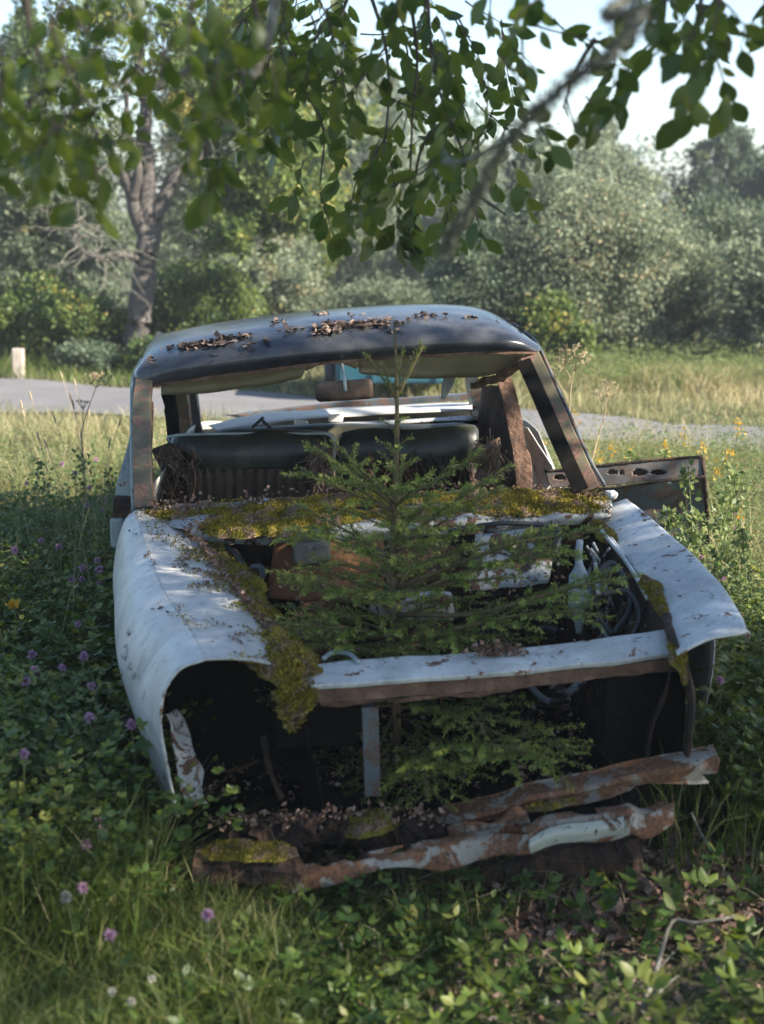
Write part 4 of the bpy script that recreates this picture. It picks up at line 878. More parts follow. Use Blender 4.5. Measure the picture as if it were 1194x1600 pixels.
# left of the wreck: deep clover and grass
lf = lambda x, y: np.ones(len(x))
grass('clover_meadow', 28000, -4.5, -.55, 3.0, 8.6, .52, .0026, M['grass'], .45, lf, .22)
grass('lawn_grass', 7000, -6, -.5, 9.5, 12.9, .27, .004, M['grass_dry'], .5, None, .0, seg=2)
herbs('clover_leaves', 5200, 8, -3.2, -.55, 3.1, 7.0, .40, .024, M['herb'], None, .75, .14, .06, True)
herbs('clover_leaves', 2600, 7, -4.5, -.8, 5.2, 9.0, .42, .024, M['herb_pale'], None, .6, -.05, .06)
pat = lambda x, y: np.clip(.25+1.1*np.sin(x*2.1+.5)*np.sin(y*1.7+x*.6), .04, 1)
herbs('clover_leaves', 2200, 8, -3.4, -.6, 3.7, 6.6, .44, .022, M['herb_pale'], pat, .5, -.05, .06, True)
grass('dry_grass', 7000, -3.4, -.6, 3.6, 6.4, .48, .0022, M['grass_dry'], .6, pat, .0)
grass('dry_grass', 13000, -4.5, -.8, 5.4, 9.0, .52, .0026, M['grass_dry'], .6, None, .15)
grass('tall_grass', 1100, -3.2, -.85, 4.2, 8.4, .85, .0016, M['grass_dry'], .35, None, .2)
grass('tall_grass', 900, 1.0, 3.2, 4.8, 8.6, .85, .0016, M['grass_dry'], .35, None, .2)
# right of the wreck: taller pale weeds
grass('meadow_grass', 1800, -2.0, 2.0, 2.2, 3.8, .22, .002, M['grass_dry'], .9, None, .2)
grass('weed_grass', 14000, .75, 4.8, 3.5, 9.2, .50, .0028, M['grass'], .45, None, .18)
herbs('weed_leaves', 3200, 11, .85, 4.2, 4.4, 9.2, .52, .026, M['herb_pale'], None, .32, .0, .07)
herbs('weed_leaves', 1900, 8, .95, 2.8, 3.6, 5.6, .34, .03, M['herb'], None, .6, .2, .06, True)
grass('dry_grass', 9000, .9, 4.8, 5.8, 9.4, .62, .0022, M['grass_dry'], .5, None, .15)
# behind the wreck and up to the track
grass('lawn_grass', 26000, -6.5, 6.5, 8.0, 16, .13, .005, M['grass_dry'], .6, lambda x, y: np.where(y < 8.6, .4, 1.), -.18, seg=2)
grass('lawn_grass', 9000, -6, 6, 8.4, 12, .22, .004, M['grass_dry'], .6, None, -.05, seg=2)
# verge beyond the track
past = lambda x, y: (y > np.interp(x, RS[::4, 0][:60] if False else RS[:, 0], RS[:, 1])+.9).astype(float)
past2 = lambda x, y: past(x, y)*np.clip((y-np.interp(x, RS[:, 0], RS[:, 1])-1.2)/2.5, .12, 1)*np.clip(.55+.6*np.sin(x*1.7+y)*np.sin(y*1.1-x*.5), .1, 1)
grass('verge_grass', 22000, -1.0, 9, 12.2, 16.5, .36, .005, M['grass_dry'], .5, past2, .15, seg=2)
grass('verge_grass', 14000, -1, 9, 11.6, 15, .12, .005, M['grass_dry'], .6, past, .1, seg=2)
grass('verge_grass', 4000, 0, 9, 13.5, 16.5, .38, .006, M['grass'], .4, past2, .2, seg=2)
herbs('verge_herbs', 1800, 8, .5, 9, 13.6, 16.2, .36, .04, M['herb_pale'], past, .35, .1, .12)
grass('verge_grass', 6000, -8, -1, 14, 18, .28, .006, M['grass'], .4, past, .0, seg=2)
x = rng.uniform(-16, 16, 60000); y = rng.uniform(8, 30, 60000); k = ((np.abs(x) > .30*y+.5) | (y > 16.5)) & (road_dist(x, y) > .05) & ((np.abs(x) < .36*y+1.0) == (y > 16.5)) | ((np.abs(x) > .36*y+1) & (road_dist(x, y) > .05)); x = x[k]; y = y[k]; n = len(x)
H = rng.uniform(.08, .22, n); V, Fq, q = blades(np.stack([x, y, gz(x, y)-.01], 1), H, rng.normal(0, .5, (n, 2))*H[:, None], rng.uniform(.005, .012, n), 2)
tag(mk('outer_grass', V, Fq, M['grass_dry'], None, True, rnd=np.repeat(np.clip(rng.beta(2, 2.5, n)-.1, 0, 1), q)), kind='stuff')
# ground litter at the right front
def gl(n, x0, x1, y0, y1, size, mat, name='leaf_litter'):
    x, y = rng.uniform(x0, x1, n), rng.uniform(y0, y1, n); C = np.stack([x, y, gz(x, y)+rng.uniform(.0, .03, n)], 1)
    flakes(name, C, 1, size, mat, None, .65, flat=.5)
gl(2200, -.6, 1.7, 2.2, 3.9, .024, M['litter']); gl(1300, -.1, 1.7, 2.2, 3.6, .022, M['lichen']); gl(1800, .3, 1.2, 3.2, 3.7, .035, M['litter']); gl(1200, -.6, .8, 3.6, 4.7, .04, M['litter'])

# ------------------------------------------------------------------ flowers and single plants
def dz(px, py, z): return G(px, py, z)
def stem_pts(top, lean=(0, 0), n=6):
    b = np.array([top[0]-lean[0], top[1]-lean[1], float(gz(top[0], top[1]))])
    return [b+(top-b)*np.array([(k/n)**1.4]*2+[k/n]) for k in range(n+1)]
def clover(px, py, z, size=.013, mat='clover', label='', group='purple clover heads left of the wreck', cat='clover flower'):
    top = dz(px, py, z); r = empty('clover_flower', (top[0], top[1], 0), label, cat, group)
    sp = stem_pts(top, (random.uniform(-.05, .05), random.uniform(-.04, .04)))
    mb = MB(); mb.tube(sp, .0013, 5); mb.build('stem', M['stem'], r, True)
    n = 110; d, w = rot_frames(n, .45); V, Fq = diamonds(np.tile(top, (n, 1)), size*rng.uniform(.8, 1.2, n), .32, d=d, w=w)
    mk('flower_head', V, Fq, M[mat], r, False, rnd=rng.uniform(0, 1, n))
    n = 3; a = rng.uniform(0, 6.3)+np.arange(3)*2.1; d = np.stack([np.cos(a), np.sin(a), np.full(3, .15)], 1); w = np.cross(d, [0, 0, 1.]); w /= np.linalg.norm(w, axis=1)[:, None]
    V, Fq, k = nice_leaves(np.tile(sp[4], (3, 1)), d, w, np.full(3, .03), .6); mk('leaf', V, Fq, M['herb'], r, True, rnd=np.repeat(rng.uniform(.3, .8, 3), k))
LG = 'pink and purple clover heads in the deep green beside the left fender'
for (x, y) in ((97,725),(150,718),(118,740),(42,755),(140,762),(165,780),(137,790),(160,797),(92,855),(65,845),(23,860),(152,876),(129,887),(155,890),(128,905),(156,911),(112,905),(122,975),(50,1023),(55,1047),(40,1065),(97,1043),(131,1026),(140,1122),(205,1133),(143,1072),(38,1178)):
    clover(x, y, .44 if y < 900 else .40, random.uniform(.012, .017), 'clover', LG[0:-4]+'fender' if False else LG, 'clover left of the fender')
for (x, y, m, lab) in ((325,1430,'clover','pale violet flower head hanging over the dark lower beam at left'), (155,1285,'clover','dull pink clover head level with the fender tip, upper of a close pair'), (160,1303,'whitefl','whitish clover head just under a pink one near the fender tip'), (135,1320,'clover','faded pink clover head low in the grass left of the fender tip'),
                       (130,1388,'clover','purple clover head in the bottom left grass beside a white one'), (103,1402,'whitefl','white clover head left of a purple one in the bottom left grass'), (172,1462,'clover','small pink clover head among bright blades in the bottom left grass')):
    clover(x, y, .22, .015, m, lab, 'single clover heads in the front grass')
for (x, y) in ((238,1530),(175,1550),(205,1565)): clover(x, y, .12, .010, 'whitefl', 'tiny white clover head at the very bottom left of the grass', 'white clover at the bottom edge')
for (x, y) in ((1125,1063),(1080,890),(1060,905),(1145,825),(1130,905),(1095,870),(1148,800)): clover(x, y, .42, .014, 'clover', 'mauve clover head among the weeds right of the right fender', 'clover right of the wreck')
def spray(name, top, label, cat, group, mat='yellow', h=.14, n=90, size=.010, wid=.03, stem='stem', lean=.08):
    r = empty(name, (top[0], top[1], 0), label, cat, group); sp = stem_pts(top, (random.uniform(-lean, lean), random.uniform(-lean, lean)*.5), 8)
    mb = MB(); mb.tube(sp, .0017, 5); mb.build('stem', M[stem], r, True)
    t = rng.uniform(0, 1, n); C = top-np.array([0, 0, 1])*h*t[:, None]+rng.normal(0, 1, (n, 3))*wid*(.25+.75*t[:, None])*[1, 1, .3]
    d, w = rot_frames(n, .5); V, Fq = diamonds(C, size*rng.uniform(.6, 1.3, n), .6, d=d, w=w); q_ = mk('flower_head' if n < 100 else 'leaves', V, Fq, M[mat], r, False, rnd=rng.uniform(0, 1, n)); q_['kind'] = 'stuff'
    n = 26; k = rng.integers(1, 7, n); sp = np.array(sp); a = rng.uniform(0, 6.3, n); d = np.stack([np.cos(a), np.sin(a), rng.uniform(.1, .8, n)], 1); d /= np.linalg.norm(d, axis=1)[:, None]; w = np.cross(d, [0, 0, 1.]); w /= np.linalg.norm(w, axis=1)[:, None]
    V, Fq = diamonds(sp[k], rng.uniform(.03, .06, n), .22, d=d, w=w); mk('foliage', V, Fq, M['herb_pale'], r, True, rnd=rng.uniform(.2, 1, n))
for (x, y, z) in ((1155,655,.85),(960,690,.60),(1040,690,.6),(1012,718,.55),(975,722,.55),(935,700,.6),(1100,690,.66),(845,690,.58),(1120,718,.6),(985,700,.56),(1070,668,.62),(900,640,.7),(1160,790,.5),(1085,735,.6),(1140,700,.66),(912,700,.6),(955,735,.5)):
    spray('goldenrod', dz(x, y, z), 'yellow flowering weed spike standing in the sunlit weeds right of the wreck', 'yellow wildflower', 'yellow flower spikes right of the wreck', h=.10, n=34, size=.014, wid=.022)
spray('yellow_flower', dz(21, 940, .42), 'orange yellow flower at the left edge beside the clover', 'yellow wildflower', None, h=.02, n=60, size=.016, wid=.012)
spray('tall_weed', P(1075, 728, 5.35), 'tall pale leafy weed standing in front of the loose rusty door', 'weed', None, 'herb_pale', .40, 150, .03, .045)
spray('tall_weed', P(1045, 800, 5.2), 'bushy grey green weed at the foot of the loose rusty door', 'weed', None, 'herb_pale', .30, 300, .03, .08)
for (x, y, d, h) in ((60,715,6.2,.3),(125,700,6.4,.3),(170,735,6.2,.25),(30,770,5.8,.3)):
    spray('tall_weed', P(x, y, d), 'loose pale weed rising out of the clover meadow left of the wreck', 'weed', 'pale weeds left of the wreck', 'herb_pale', h, 110, .024, .05, 'dry')
for (x, y, d, h) in ((1130,765,5.5,.35),(1090,800,5.3,.3),(1148,735,5.9,.35),(985,705,6.6,.3),(1065,850,4.9,.25),(1120,860,4.8,.3),(1160,830,5.0,.3),(1040,705,6.4,.3)):
    spray('tall_weed', P(x, y, d), 'loose pale weed rising behind the right fender', 'weed', 'pale weeds right of the wreck', 'herb_pale', h, 190, .026, .05)
# dry umbels
def umbel(name, path, heads, label):
    ext = []
    pts = cr(PP(path), 20); r = empty(name, (pts[0][0], pts[0][1], 0), label, 'dry weed'); b = pts[0].copy(); b[2] = 0
    mb = MB(); mb.tube([b]+pts, [.0045]+[.004-.00012*k for k in range(20)], 6); mb.build('stem', M['dry'], r, True)
    for (hx, hy, t) in heads:
        mb = MB()
        q = pts[min(19, int(t*19))]; c = P(hx, hy, path[-1][2]); mb.tube([q, (q+c)/2+[0, 0, .01], c], .002, 5)
        for k in range(9):
            a = rng.uniform(0, 6.3); e = c+np.array([math.cos(a)*.028, math.sin(a)*.028, .03+.01*random.random()]); mb.tube([c, e], .0011, 4)
            for _ in range(4): mb.tube([e, e+rng.normal(0, .006, 3)+[0, 0, .008]], .0013, 3)
        mb.build('umbel', M['dry'], r, True)
umbel('dry_umbel', [(905,760,6.2),(893,700,6.2),(890,640,6.22),(893,600,6.22),(897,580,6.22)], [(882,562,1.),(905,566,1.),(893,556,1.),(868,590,.55),(880,575,.8),(914,572,1.)], 'tall dry umbrella shaped seed head standing beside the right windscreen pillar')
umbel('dry_umbel', [(925,720,6.6),(935,680,6.6),(945,650,6.6),(948,620,6.6)], [(940,628,1.),(955,622,1.),(948,612,1.)], 'shorter dry branching stalk right of the tall seed head')
umbel('dry_umbel', [(130,720,6.6),(128,680,6.6),(134,650,6.6),(150,606,6.6)], [(142,600,1.),(155,598,1.),(165,602,1.),(130,640,.5)], 'dry brown seed head against the gravel track at left')
def timothy(px, py, z, L, lean):
    top = dz(px, py, z); r = empty('seed_grass', (top[0], top[1], 0), 'thin grass stalk with a narrow seed head standing above the left meadow', 'grass stalk', 'seed grass stalks left of the wreck')
    sp = stem_pts(top, lean, 8); mb = MB(); mb.tube(sp, .0013, 4); mb.build('stem', M['dry'], r, True)
    t = (sp[-1]-sp[-3]); t /= np.linalg.norm(t); mb = MB(); pts = [top+t*L*k/8 for k in range(9)]; mb.tube(pts, [.0015+.0035*math.sin(math.pi*min(1, (k+.6)/9)) for k in range(9)], 6); mb.build('seed_head', M['dry'], r, True)
for (x, y, l) in ((98,592,.2),(118,605,.1),(112,628,.15),(116,640,.1),(50,625,.2),(40,655,.2),(88,662,.2),(62,690,.15),(75,702,.2),(138,655,-.1),(185,668,-.2),(170,700,-.1),(35,640,.12),(128,690,.05)):
    timothy(x, y, .78 if y < 650 else .68, .05, (-l*.8, .02))
def stick(path, r, label, name='fallen_branch', z=0.02):
    pts = cr([G(x, y, zz) for x, y, zz in path], 16); mb = MB(); mb.tube(pts, [r*(1-.6*k/16)*(1+.2*nz(pts[k], 30)) for k in range(16)], 6)
    o = mb.build(name, M['twig'], None, True, loc=tuple(pts[0])); tag(o, label, 'stick')
stick([(1002,1582,.02),(1015,1545,.04),(1030,1500,.08),(1050,1440,.10),(1085,1442,.11),(1150,1432,.13)], .007, 'pale bent dead branch lying in the grass at the bottom right')
stick([(1010,1570,.03),(1040,1540,.05),(1060,1525,.05)], .006, 'short grey stick crossing the bent branch at bottom right')
stick([(980,1560,.02),(1005,1540,.04),(1060,1480,.06)], .004, 'thin brown twig just above the short grey stick')
stick([(1080,1270,.16),(1100,1310,.12),(1125,1345,.08),(1140,1380,.05)], .004, 'dry bent stalk hanging below the right end of the rusty rails')
# post by the track
pp = G(30, 592, 0); mb = MB(); s = [(-.058,-.05),(.05,-.058),(.06,.05),(-.05,.06)]
mb.sweep([pp+[0, 0, -.1], pp+[0, 0, .1], pp+[.004, 0, .24], pp+[.006, 0, .315]], s, up=(0, 1, 0), jit=.006); o = mb.build('wooden_post', M['post'], None, bevel=.006, loc=tuple(pp)); tag(o, 'short weathered wooden post across the gravel track at far left', 'post')
# teal trailer beyond the wreck
tr = empty('box_trailer', (-.05, 13.9, 0), 'teal blue sided trailer beyond the wreck, seen through its rear window', 'trailer')
a0 = P(524, 618, 13.2)[0]; b0 = P(692, 612, 13.4)[0]; cx = (a0+b0)/2; wd = b0-a0
mb = MB(); mb.box((cx, 13.9, .40), (wd, 1.3, .46)); mb.build('body', M['teal'], tr, bevel=.02)
mb = MB(); mb.box((cx, 13.9, .65), (wd+.05, 1.35, .04)); mb.build('top_rail', M['teal'], tr, bevel=.008)
for k in range(4):
    mb = MB(); mb.box((a0+.06+k*(wd-.12)/3, 13.24, .40), (.035, .02, .44)); mb.build('rib', M['teal'], tr, bevel=.004)
for s_ in (-1, 1):
    mb = MB(); c = np.array([cx+s_*(wd/2+.06), 13.9, .2]); V = []; n = 24
    mb.tube([c-[.06, 0, 0], c-[.05, 0, 0], c+[.05, 0, 0], c+[.06, 0, 0]], [.17, .2, .2, .17], n); w_ = mb.build('wheel', M['rubber'], tr, True)
    mb = MB(); mb.tube([c-[.065, 0, 0], c+[.065, 0, 0]], .09, 16); mb.build('rim', M['grey'], w_, True)
# ------------------------------------------------------------------ trees
def crown(name, blobs, mat, parent, size, tone=0, ratio=.55, clump=.22, squash=.8, kind=None, clip=None):
    """blobs: (centre, radii, leaves). leaves gather in clumps spread through the volume, mostly near its skin"""
    Cs = []; tn = []
    for c, r, n in blobs:
        c = np.asarray(c, float); r = np.asarray(r, float)
        k = max(14, n//160); u = rng.normal(0, 1, (k, 3)); u /= np.linalg.norm(u, axis=1)[:, None]; u *= (rng.uniform(.25, 1, k)**.45)[:, None]
        lump = 1+.22*np.array([nz(q, 1.7, c[0]) for q in u])*1.6
        cc = c+u*r*lump[:, None]; ct_ = rng.normal(0, .21, k)
        j = rng.integers(0, k, n); sg = clump*r.mean()*rng.uniform(.5, 1.2, k)
        g = rng.normal(0, 1, (n, 3))*sg[j][:, None]*[1, 1, squash]; Cs.append(cc[j]+g); tn.append(ct_[j])
    C = np.concatenate(Cs); tn = np.concatenate(tn); keep = C[:, 2] > .05
    if clip is not None: keep &= clip(C)
    C = C[keep]; tn = tn[keep]; n = len(C)
    V, Fq = diamonds(C, rng.uniform(.55, 1.25, n)*size, ratio, up_bias=-.1)
    o = mk(name, V, Fq, mat, parent, False, rnd=np.clip(.42+tone+tn+rng.normal(0, .17, n), 0, 1))
    if kind: o['kind'] = kind
    return o
def bush(px, pytop, d, wpx, base, mat, n, size, label, cat='bush', name='bush', group=None, nlobe=5, tone=0, rise=.0, stems=5):
    """a shrub whose top is at pytop in the picture and whose foot stands on the ground at distance d"""
    c = P(px, pytop, d); H = c[2]; Wd = wpx*d/F; r = empty(name, (c[0], d, 0), label, cat, group)
    for s in range(stems):
        a = random.uniform(-1, 1); top = np.array([c[0]+a*Wd*.32, d+random.uniform(-.3, .3)*Wd*.6, H*random.uniform(.6, .85)]); b = np.array([c[0]+a*Wd*.1, d+random.uniform(-.1, .1), -.03])
        mb = MB(); pts = [b+(top-b)*k/6+np.array([nz((s, k, 1), .9), nz((s, k, 7), .9), 0])*.12*(k > 0) for k in range(7)]; mb.tube(pts, [.045*H/3*(1-k/8) for k in range(7)], 7); mb.build('trunk' if s == 0 else 'limb', M['bark'], r, True)
    bl = [((c[0], d, H*.52), (Wd*.40, Wd*.36, H*.40), n//2)]
    for k in range(nlobe):
        a = -1+2*(k+.5)/nlobe; bl.append(((c[0]+a*Wd*.36, d+random.uniform(-.25, .1)*Wd, H*(random.uniform(.35, .80)-.30*abs(a))), (Wd*random.uniform(.14, .24), Wd*.2, H*random.uniform(.16, .26)), n//(2*nlobe)))
    crown('crown', bl, mat, r, size, tone)
    return r
# willow thicket on the right, several shrubs
WG = 'grey green willow shrubs beyond the track'
bush(900, 225, 16.4, 330, 590, M['willow'], 64000, .052, 'tallest pale grey green willow shrub beyond the track, right of centre', 'willow', 'willow_shrub', None, 7, .08)
bush(765, 325, 16.0, 210, 590, M['willow_b'], 30000, .05, 'darker willow shrub left of the tallest one, above the wreck roof', 'willow', 'willow_shrub', None, 5, -.12)
bush(1030, 315, 16.9, 220, 590, M['willow'], 32000, .05, 'pale willow shrub just right of the tallest one', 'willow', 'willow_shrub', None, 5, .0)
bush(1130, 280, 17.6, 230, 590, M['willow_b'], 30000, .055, 'blue green willow shrub at the far right edge', 'willow', 'willow_shrub', None, 5, -.05)
bush(1230, 330, 16.0, 240, 590, M['willow'], 12000, .08, 'green shrub just outside the right edge of the picture', 'bush', 'bush', None, 5)
bush(860, 450, 15.5, 150, 590, M['bushg'], 9000, .06, 'low green bush with yellowish leaves at the foot of the willows', 'bush', 'bush', None, 5, .1)
bush(705, 455, 15.6, 120, 590, M['willow_b'], 9000, .06, 'low dark bush directly behind the right side of the wreck roof', 'bush', 'bush', None, 4, -.2)
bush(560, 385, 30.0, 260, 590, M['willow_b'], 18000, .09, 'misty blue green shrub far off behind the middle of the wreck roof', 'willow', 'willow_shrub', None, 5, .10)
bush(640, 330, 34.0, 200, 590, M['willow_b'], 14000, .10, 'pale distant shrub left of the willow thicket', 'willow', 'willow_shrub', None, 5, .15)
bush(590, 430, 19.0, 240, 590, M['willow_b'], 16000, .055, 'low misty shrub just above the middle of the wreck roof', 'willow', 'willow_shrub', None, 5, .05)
# taller trees behind
def tree(px, pytop, d, wpx, mat, n, size, label, z0=.35, trunk=.12, tone=0, name='tree', cat='tree', nb=9):
    c = P(px, pytop, d); H = c[2]; Wd = wpx*d/F; r = empty(name, (c[0], d, 0), label, cat)
    mb = MB(); pts = [np.array([c[0]+.15*nz((k, px, 1), .7), d+.1*nz((k, px, 5), .7), H*.9*k/10-.05]) for k in range(11)]; mb.tube(pts, [trunk*(1-k/11)+.01 for k in range(11)], 9); mb.build('trunk', M['bark'], r, True)
    bl = []
    for k in range(nb):
        t = k/(nb-1); zz = H*(z0+(1-z0)*t*.94); wv = Wd*.5*(math.sin(math.pi*min(1, .18+.8*t))**.7); a = random.uniform(0, 6.3)
        e = np.array([c[0]+math.cos(a)*wv*.55, d+math.sin(a)*wv*.55, zz]); mb = MB(); q = pts[min(10, int(t*8+1))]; mb.tube([q, (q+e)/2+[0, 0, .05], e], [.03, .02, .008], 5); mb.build('limb', M['bark'], r, True)
        bl.append((e, (wv*.62, wv*.62, H*.11), n//nb))
        bl.append((np.array([c[0]-math.cos(a)*wv*.4, d-math.sin(a)*wv*.4, zz]), (wv*.5, wv*.5, H*.09), n//nb//2))
    crown('crown', bl, mat, r, size, tone, clump=.25); return r
tree(935, 172, 27, 190, M['willow'], 22000, .085, 'tall tree with a few orange leaves behind the willow thicket', .3, tone=.05)
tree(845, 215, 29, 170, M['darktree'], 15000, .09, 'dark green tree behind the left side of the willow thicket', .3)
tree(1130, 195, 30, 200, M['darktree'], 22000, .09, 'dark tree standing against the sky at the right edge', .25, tone=.05)
tree(1075, 300, 33, 110, M['darktree'], 9000, .09, 'small dark tree left of the one at the right edge', .25)
tree(1230, 215, 28, 200, M['darktree'], 12000, .10, 'dark tree outside the right edge of the picture', .25)
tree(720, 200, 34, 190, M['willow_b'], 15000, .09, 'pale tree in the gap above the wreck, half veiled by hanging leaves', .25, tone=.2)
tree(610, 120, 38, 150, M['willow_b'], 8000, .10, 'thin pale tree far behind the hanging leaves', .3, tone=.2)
tree(450, 180, 24, 190, M['bushg'], 14000, .08, 'leafy tree right of the forked trunk, yellow green in the sun', .3, tone=.2)
tree(90, 190, 22, 240, M['willow_b'], 19000, .09, 'pale leafy tree rising behind the thicket at the left edge', .2, tone=.05)
tree(-60, 120, 22, 240, M['bushg'], 9000, .10, 'leafy tree outside the left edge of the picture', .2)
tree(300, 60, 27, 240, M['willow'], 14000, .09, 'tall tree behind the forked trunk', .25, tone=.0)
tree(40, 20, 24, 260, M['bushg'], 15000, .09, 'tall green tree filling the upper left corner behind the forked trunk', .3, tone=.0)
tree(390, -30, 23, 280, M['bushg'], 17000, .09, 'tall green tree rising out of the picture above the left half of the wreck', .35, tone=.05)
tree(545, 60, 29, 200, M['willow'], 11000, .10, 'tall grey green tree behind the densest hanging leaves', .15, .06, tone=.05)
# thicket on the left
bush(70, 430, 16.6, 230, 590, M['bushg'], 17000, .06, 'green thicket bush at the left edge behind the post', 'bush', 'bush', None, 5, .05)
bush(300, 400, 17.2, 230, 590, M['bushg'], 19000, .06, 'dark green bush right of the forked trunk foot', 'bush', 'bush', None, 5, -.05)
bush(420, 360, 19.0, 200, 590, M['willow'], 15000, .065, 'yellow green bush behind the left half of the wreck roof', 'bush', 'bush', None, 5, .1)
bush(170, 470, 18.0, 180, 590, M['willow_b'], 12000, .06, 'grey green bush directly behind the forked trunk', 'bush', 'bush', None, 4, -.1)
bush(235, 530, 15.7, 110, 590, M['bushg'], 6000, .05, 'small dark bush at the foot of the forked trunk', 'bush', 'bush', None, 4, -.1)
bush(130, 535, 15.9, 130, 590, M['willow_b'], 5000, .05, 'low twiggy bush between the post and the forked trunk', 'bush', 'bush', None, 4, -.15)
bush(500, 500, 17.0, 140, 590, M['willow_b'], 8000, .055, 'low grey bush seen through the wreck windows', 'bush', 'bush', None, 4, -.1)
bush(-80, 400, 17, 230, 590, M['bushg'], 8000, .07, 'green bush outside the left edge of the picture', 'bush', 'bush', None, 5)
bush(-330, 250, 18, 420, 590, M['willow'], 16000, .08, 'broad bush well outside the left edge of the picture', 'bush', 'bush', None, 6)
bush(-700, 150, 20, 480, 590, M['bushg'], 16000, .09, 'tall bush farthest outside the left edge of the picture', 'bush', 'bush', None, 6)
bush(1480, 220, 17, 420, 590, M['willow_b'], 16000, .08, 'broad bush well outside the right edge of the picture', 'bush', 'bush', None, 6)
bush(1850, 150, 18, 480, 590, M['bushg'], 16000, .09, 'tall bush farthest outside the right edge of the picture', 'bush', 'bush', None, 6)
# far wood closing the view
def far():
    n = 120000; x = rng.uniform(-45, 45, n); y = rng.uniform(37, 48, n); top = 3.3+1.2*np.sin(x*.35+1)+.7*np.sin(x*1.1)+.4*np.sin(x*2.7)-.9*np.exp(-((x-7.5)/3)**2)*0
    z = rng.uniform(0, 1, n)**.8*top; C = np.stack([x, y, z], 1)
    V, Fq = diamonds(C, rng.uniform(.08, .18, n), .6); tag(mk('far_wood', V, Fq, M['darktree'], None, False, rnd=np.clip(rng.normal(.5, .2, n), 0, 1)), kind='stuff')
far()
# forked tree on the left
ft = empty('forked_tree', (P(212, 560, 16.3)[0], 16.3, 0), 'old forked tree with grey bark and bare lichened twigs on the left', 'tree')
def limbs(path, r0, r1, name='limb', parent=ft, mat=None, n=26, wob=.05):
    pts = cr(PP(path), n); pts = [p+np.array([nz(p, 3, 1), nz(p, 3, 4), 0])*wob for p in pts]; mb = MB(); mb.tube(pts, [r0+(r1-r0)*k/(n-1)+r0*.12*nz(pts[k], 6) for k in range(n)], 12); return mb.build(name, mat or M['bark'], parent, True), pts
b0 = P(210, 560, 16.3); 
limbs([(208,640,16.3),(211,560,16.3),(217,500,16.3),(222,450,16.3),(228,405,16.3),(232,370,16.3)], .145, .125, 'trunk')
Lm = [limbs([(232,385,16.3),(214,335,16.25),(203,300,16.2),(185,262,16.1),(165,230,16.0),(150,202,15.9)], .085, .03),
      limbs([(230,380,16.3),(232,330,16.3),(228,270,16.35),(226,210,16.4),(222,140,16.4),(215,60,16.4),(210,-20,16.4)], .11, .05),
      limbs([(234,385,16.3),(248,335,16.3),(268,290,16.35),(290,262,16.4),(330,225,16.5),(370,180,16.6),(400,120,16.6)], .10, .03),
      limbs([(207,312,16.2),(213,270,16.15),(208,235,16.1),(200,200,16.1),(196,160,16.1),(202,110,16.1)], .065, .02),
      limbs([(220,405,16.25),(195,398,16.0),(175,396,15.8),(155,402,15.6),(130,392,15.5),(112,365,15.4),(122,340,15.4)], .03, .012),
      limbs([(290,262,16.4),(330,262,16.3),(380,270,16.2),(420,300,16.1)], .035, .01)]
def twigs():
    mb = MB()
    for k in range(170):
        o, pts = random.choice(Lm); s = pts[random.randint(8, len(pts)-1)]; d = rng.normal(0, 1, 3); d[2] *= .6; d /= np.linalg.norm(d); L = random.uniform(.25, .9); q = [s]
        for j in range(7): d = d+rng.normal(0, .3, 3); d /= np.linalg.norm(d); q.append(q[-1]+d*L/7)
        mb.tube(q, [.009*(1-j/9) for j in range(8)], 4, False)
    for k in range(60):
        s = P(random.uniform(50, 210), random.uniform(330, 430), random.uniform(15.4, 16.4)); s = s if k % 2 else Lm[4][1][random.randint(6, 25)]; d = rng.normal(0, 1, 3); d /= np.linalg.norm(d); q = [s]
        for j in range(7): d = d+rng.normal(0, .35, 3); d /= np.linalg.norm(d); q.append(q[-1]+d*.08)
        if k % 2 == 0: mb.tube(q, [.007*(1-j/9) for j in range(8)], 4, False)
    o = mb.build('twigs', M['twig'], ft, True); o['kind'] = 'stuff'
twigs()
bl = []
for (x, y, d, r, n) in ((330,190,16.6,.55,2200),(400,130,16.6,.6,2200),(420,290,16.2,.55,2400),(360,300,16.4,.45,1600),(220,60,16.4,.8,2800),(110,120,16.2,.6,2000),(150,200,16,.35,500),(210,0,16.4,.9,2500),(450,220,16.4,.6,2200),(470,330,16.4,.45,1600),(380,370,16.2,.45,1500),(60,200,16,.4,700),(300,110,16.4,.5,1500)):
    bl.append((P(x, y, d), (r, r, r*.55), n))
crown('crown', bl, M['bushg'], ft, .075, .08)

# ------------------------------------------------------------------ the tree that hangs over the wreck
ot = empty('overhanging_tree', (4.6, 3.2, 0), 'near tree whose lichened branches and oval leaves hang in from the top', 'tree')
mb = MB(); tp = cr([np.array(p) for p in ((4.6, 3.2, -.1), (4.55, 3.3, .8), (4.4, 3.5, 1.8), (4.3, 3.8, 2.6), (4.2, 4.2, 3.4), (4.1, 4.6, 4.6))], 24); mb.tube(tp, [.19-.10*k/23 for k in range(24)], 14); mb.build('trunk', M['bark'], ot, True)
LB = []
def big(path, r0, r1, mat='twig', wob=.03, n=40):
    pts = cr(path, n); pts = [p+np.array([nz(p, 5, 1), nz(p, 5, 4), nz(p, 5, 9)])*wob for p in pts]; mb = MB(); mb.tube(pts, [(r0+(r1-r0)*k/(n-1))*(1+.35*nz(pts[k], 22)) for k in range(n)], 9); mb.build('limb', M[mat], ot, True); LB.append(pts); return pts
A = np.array
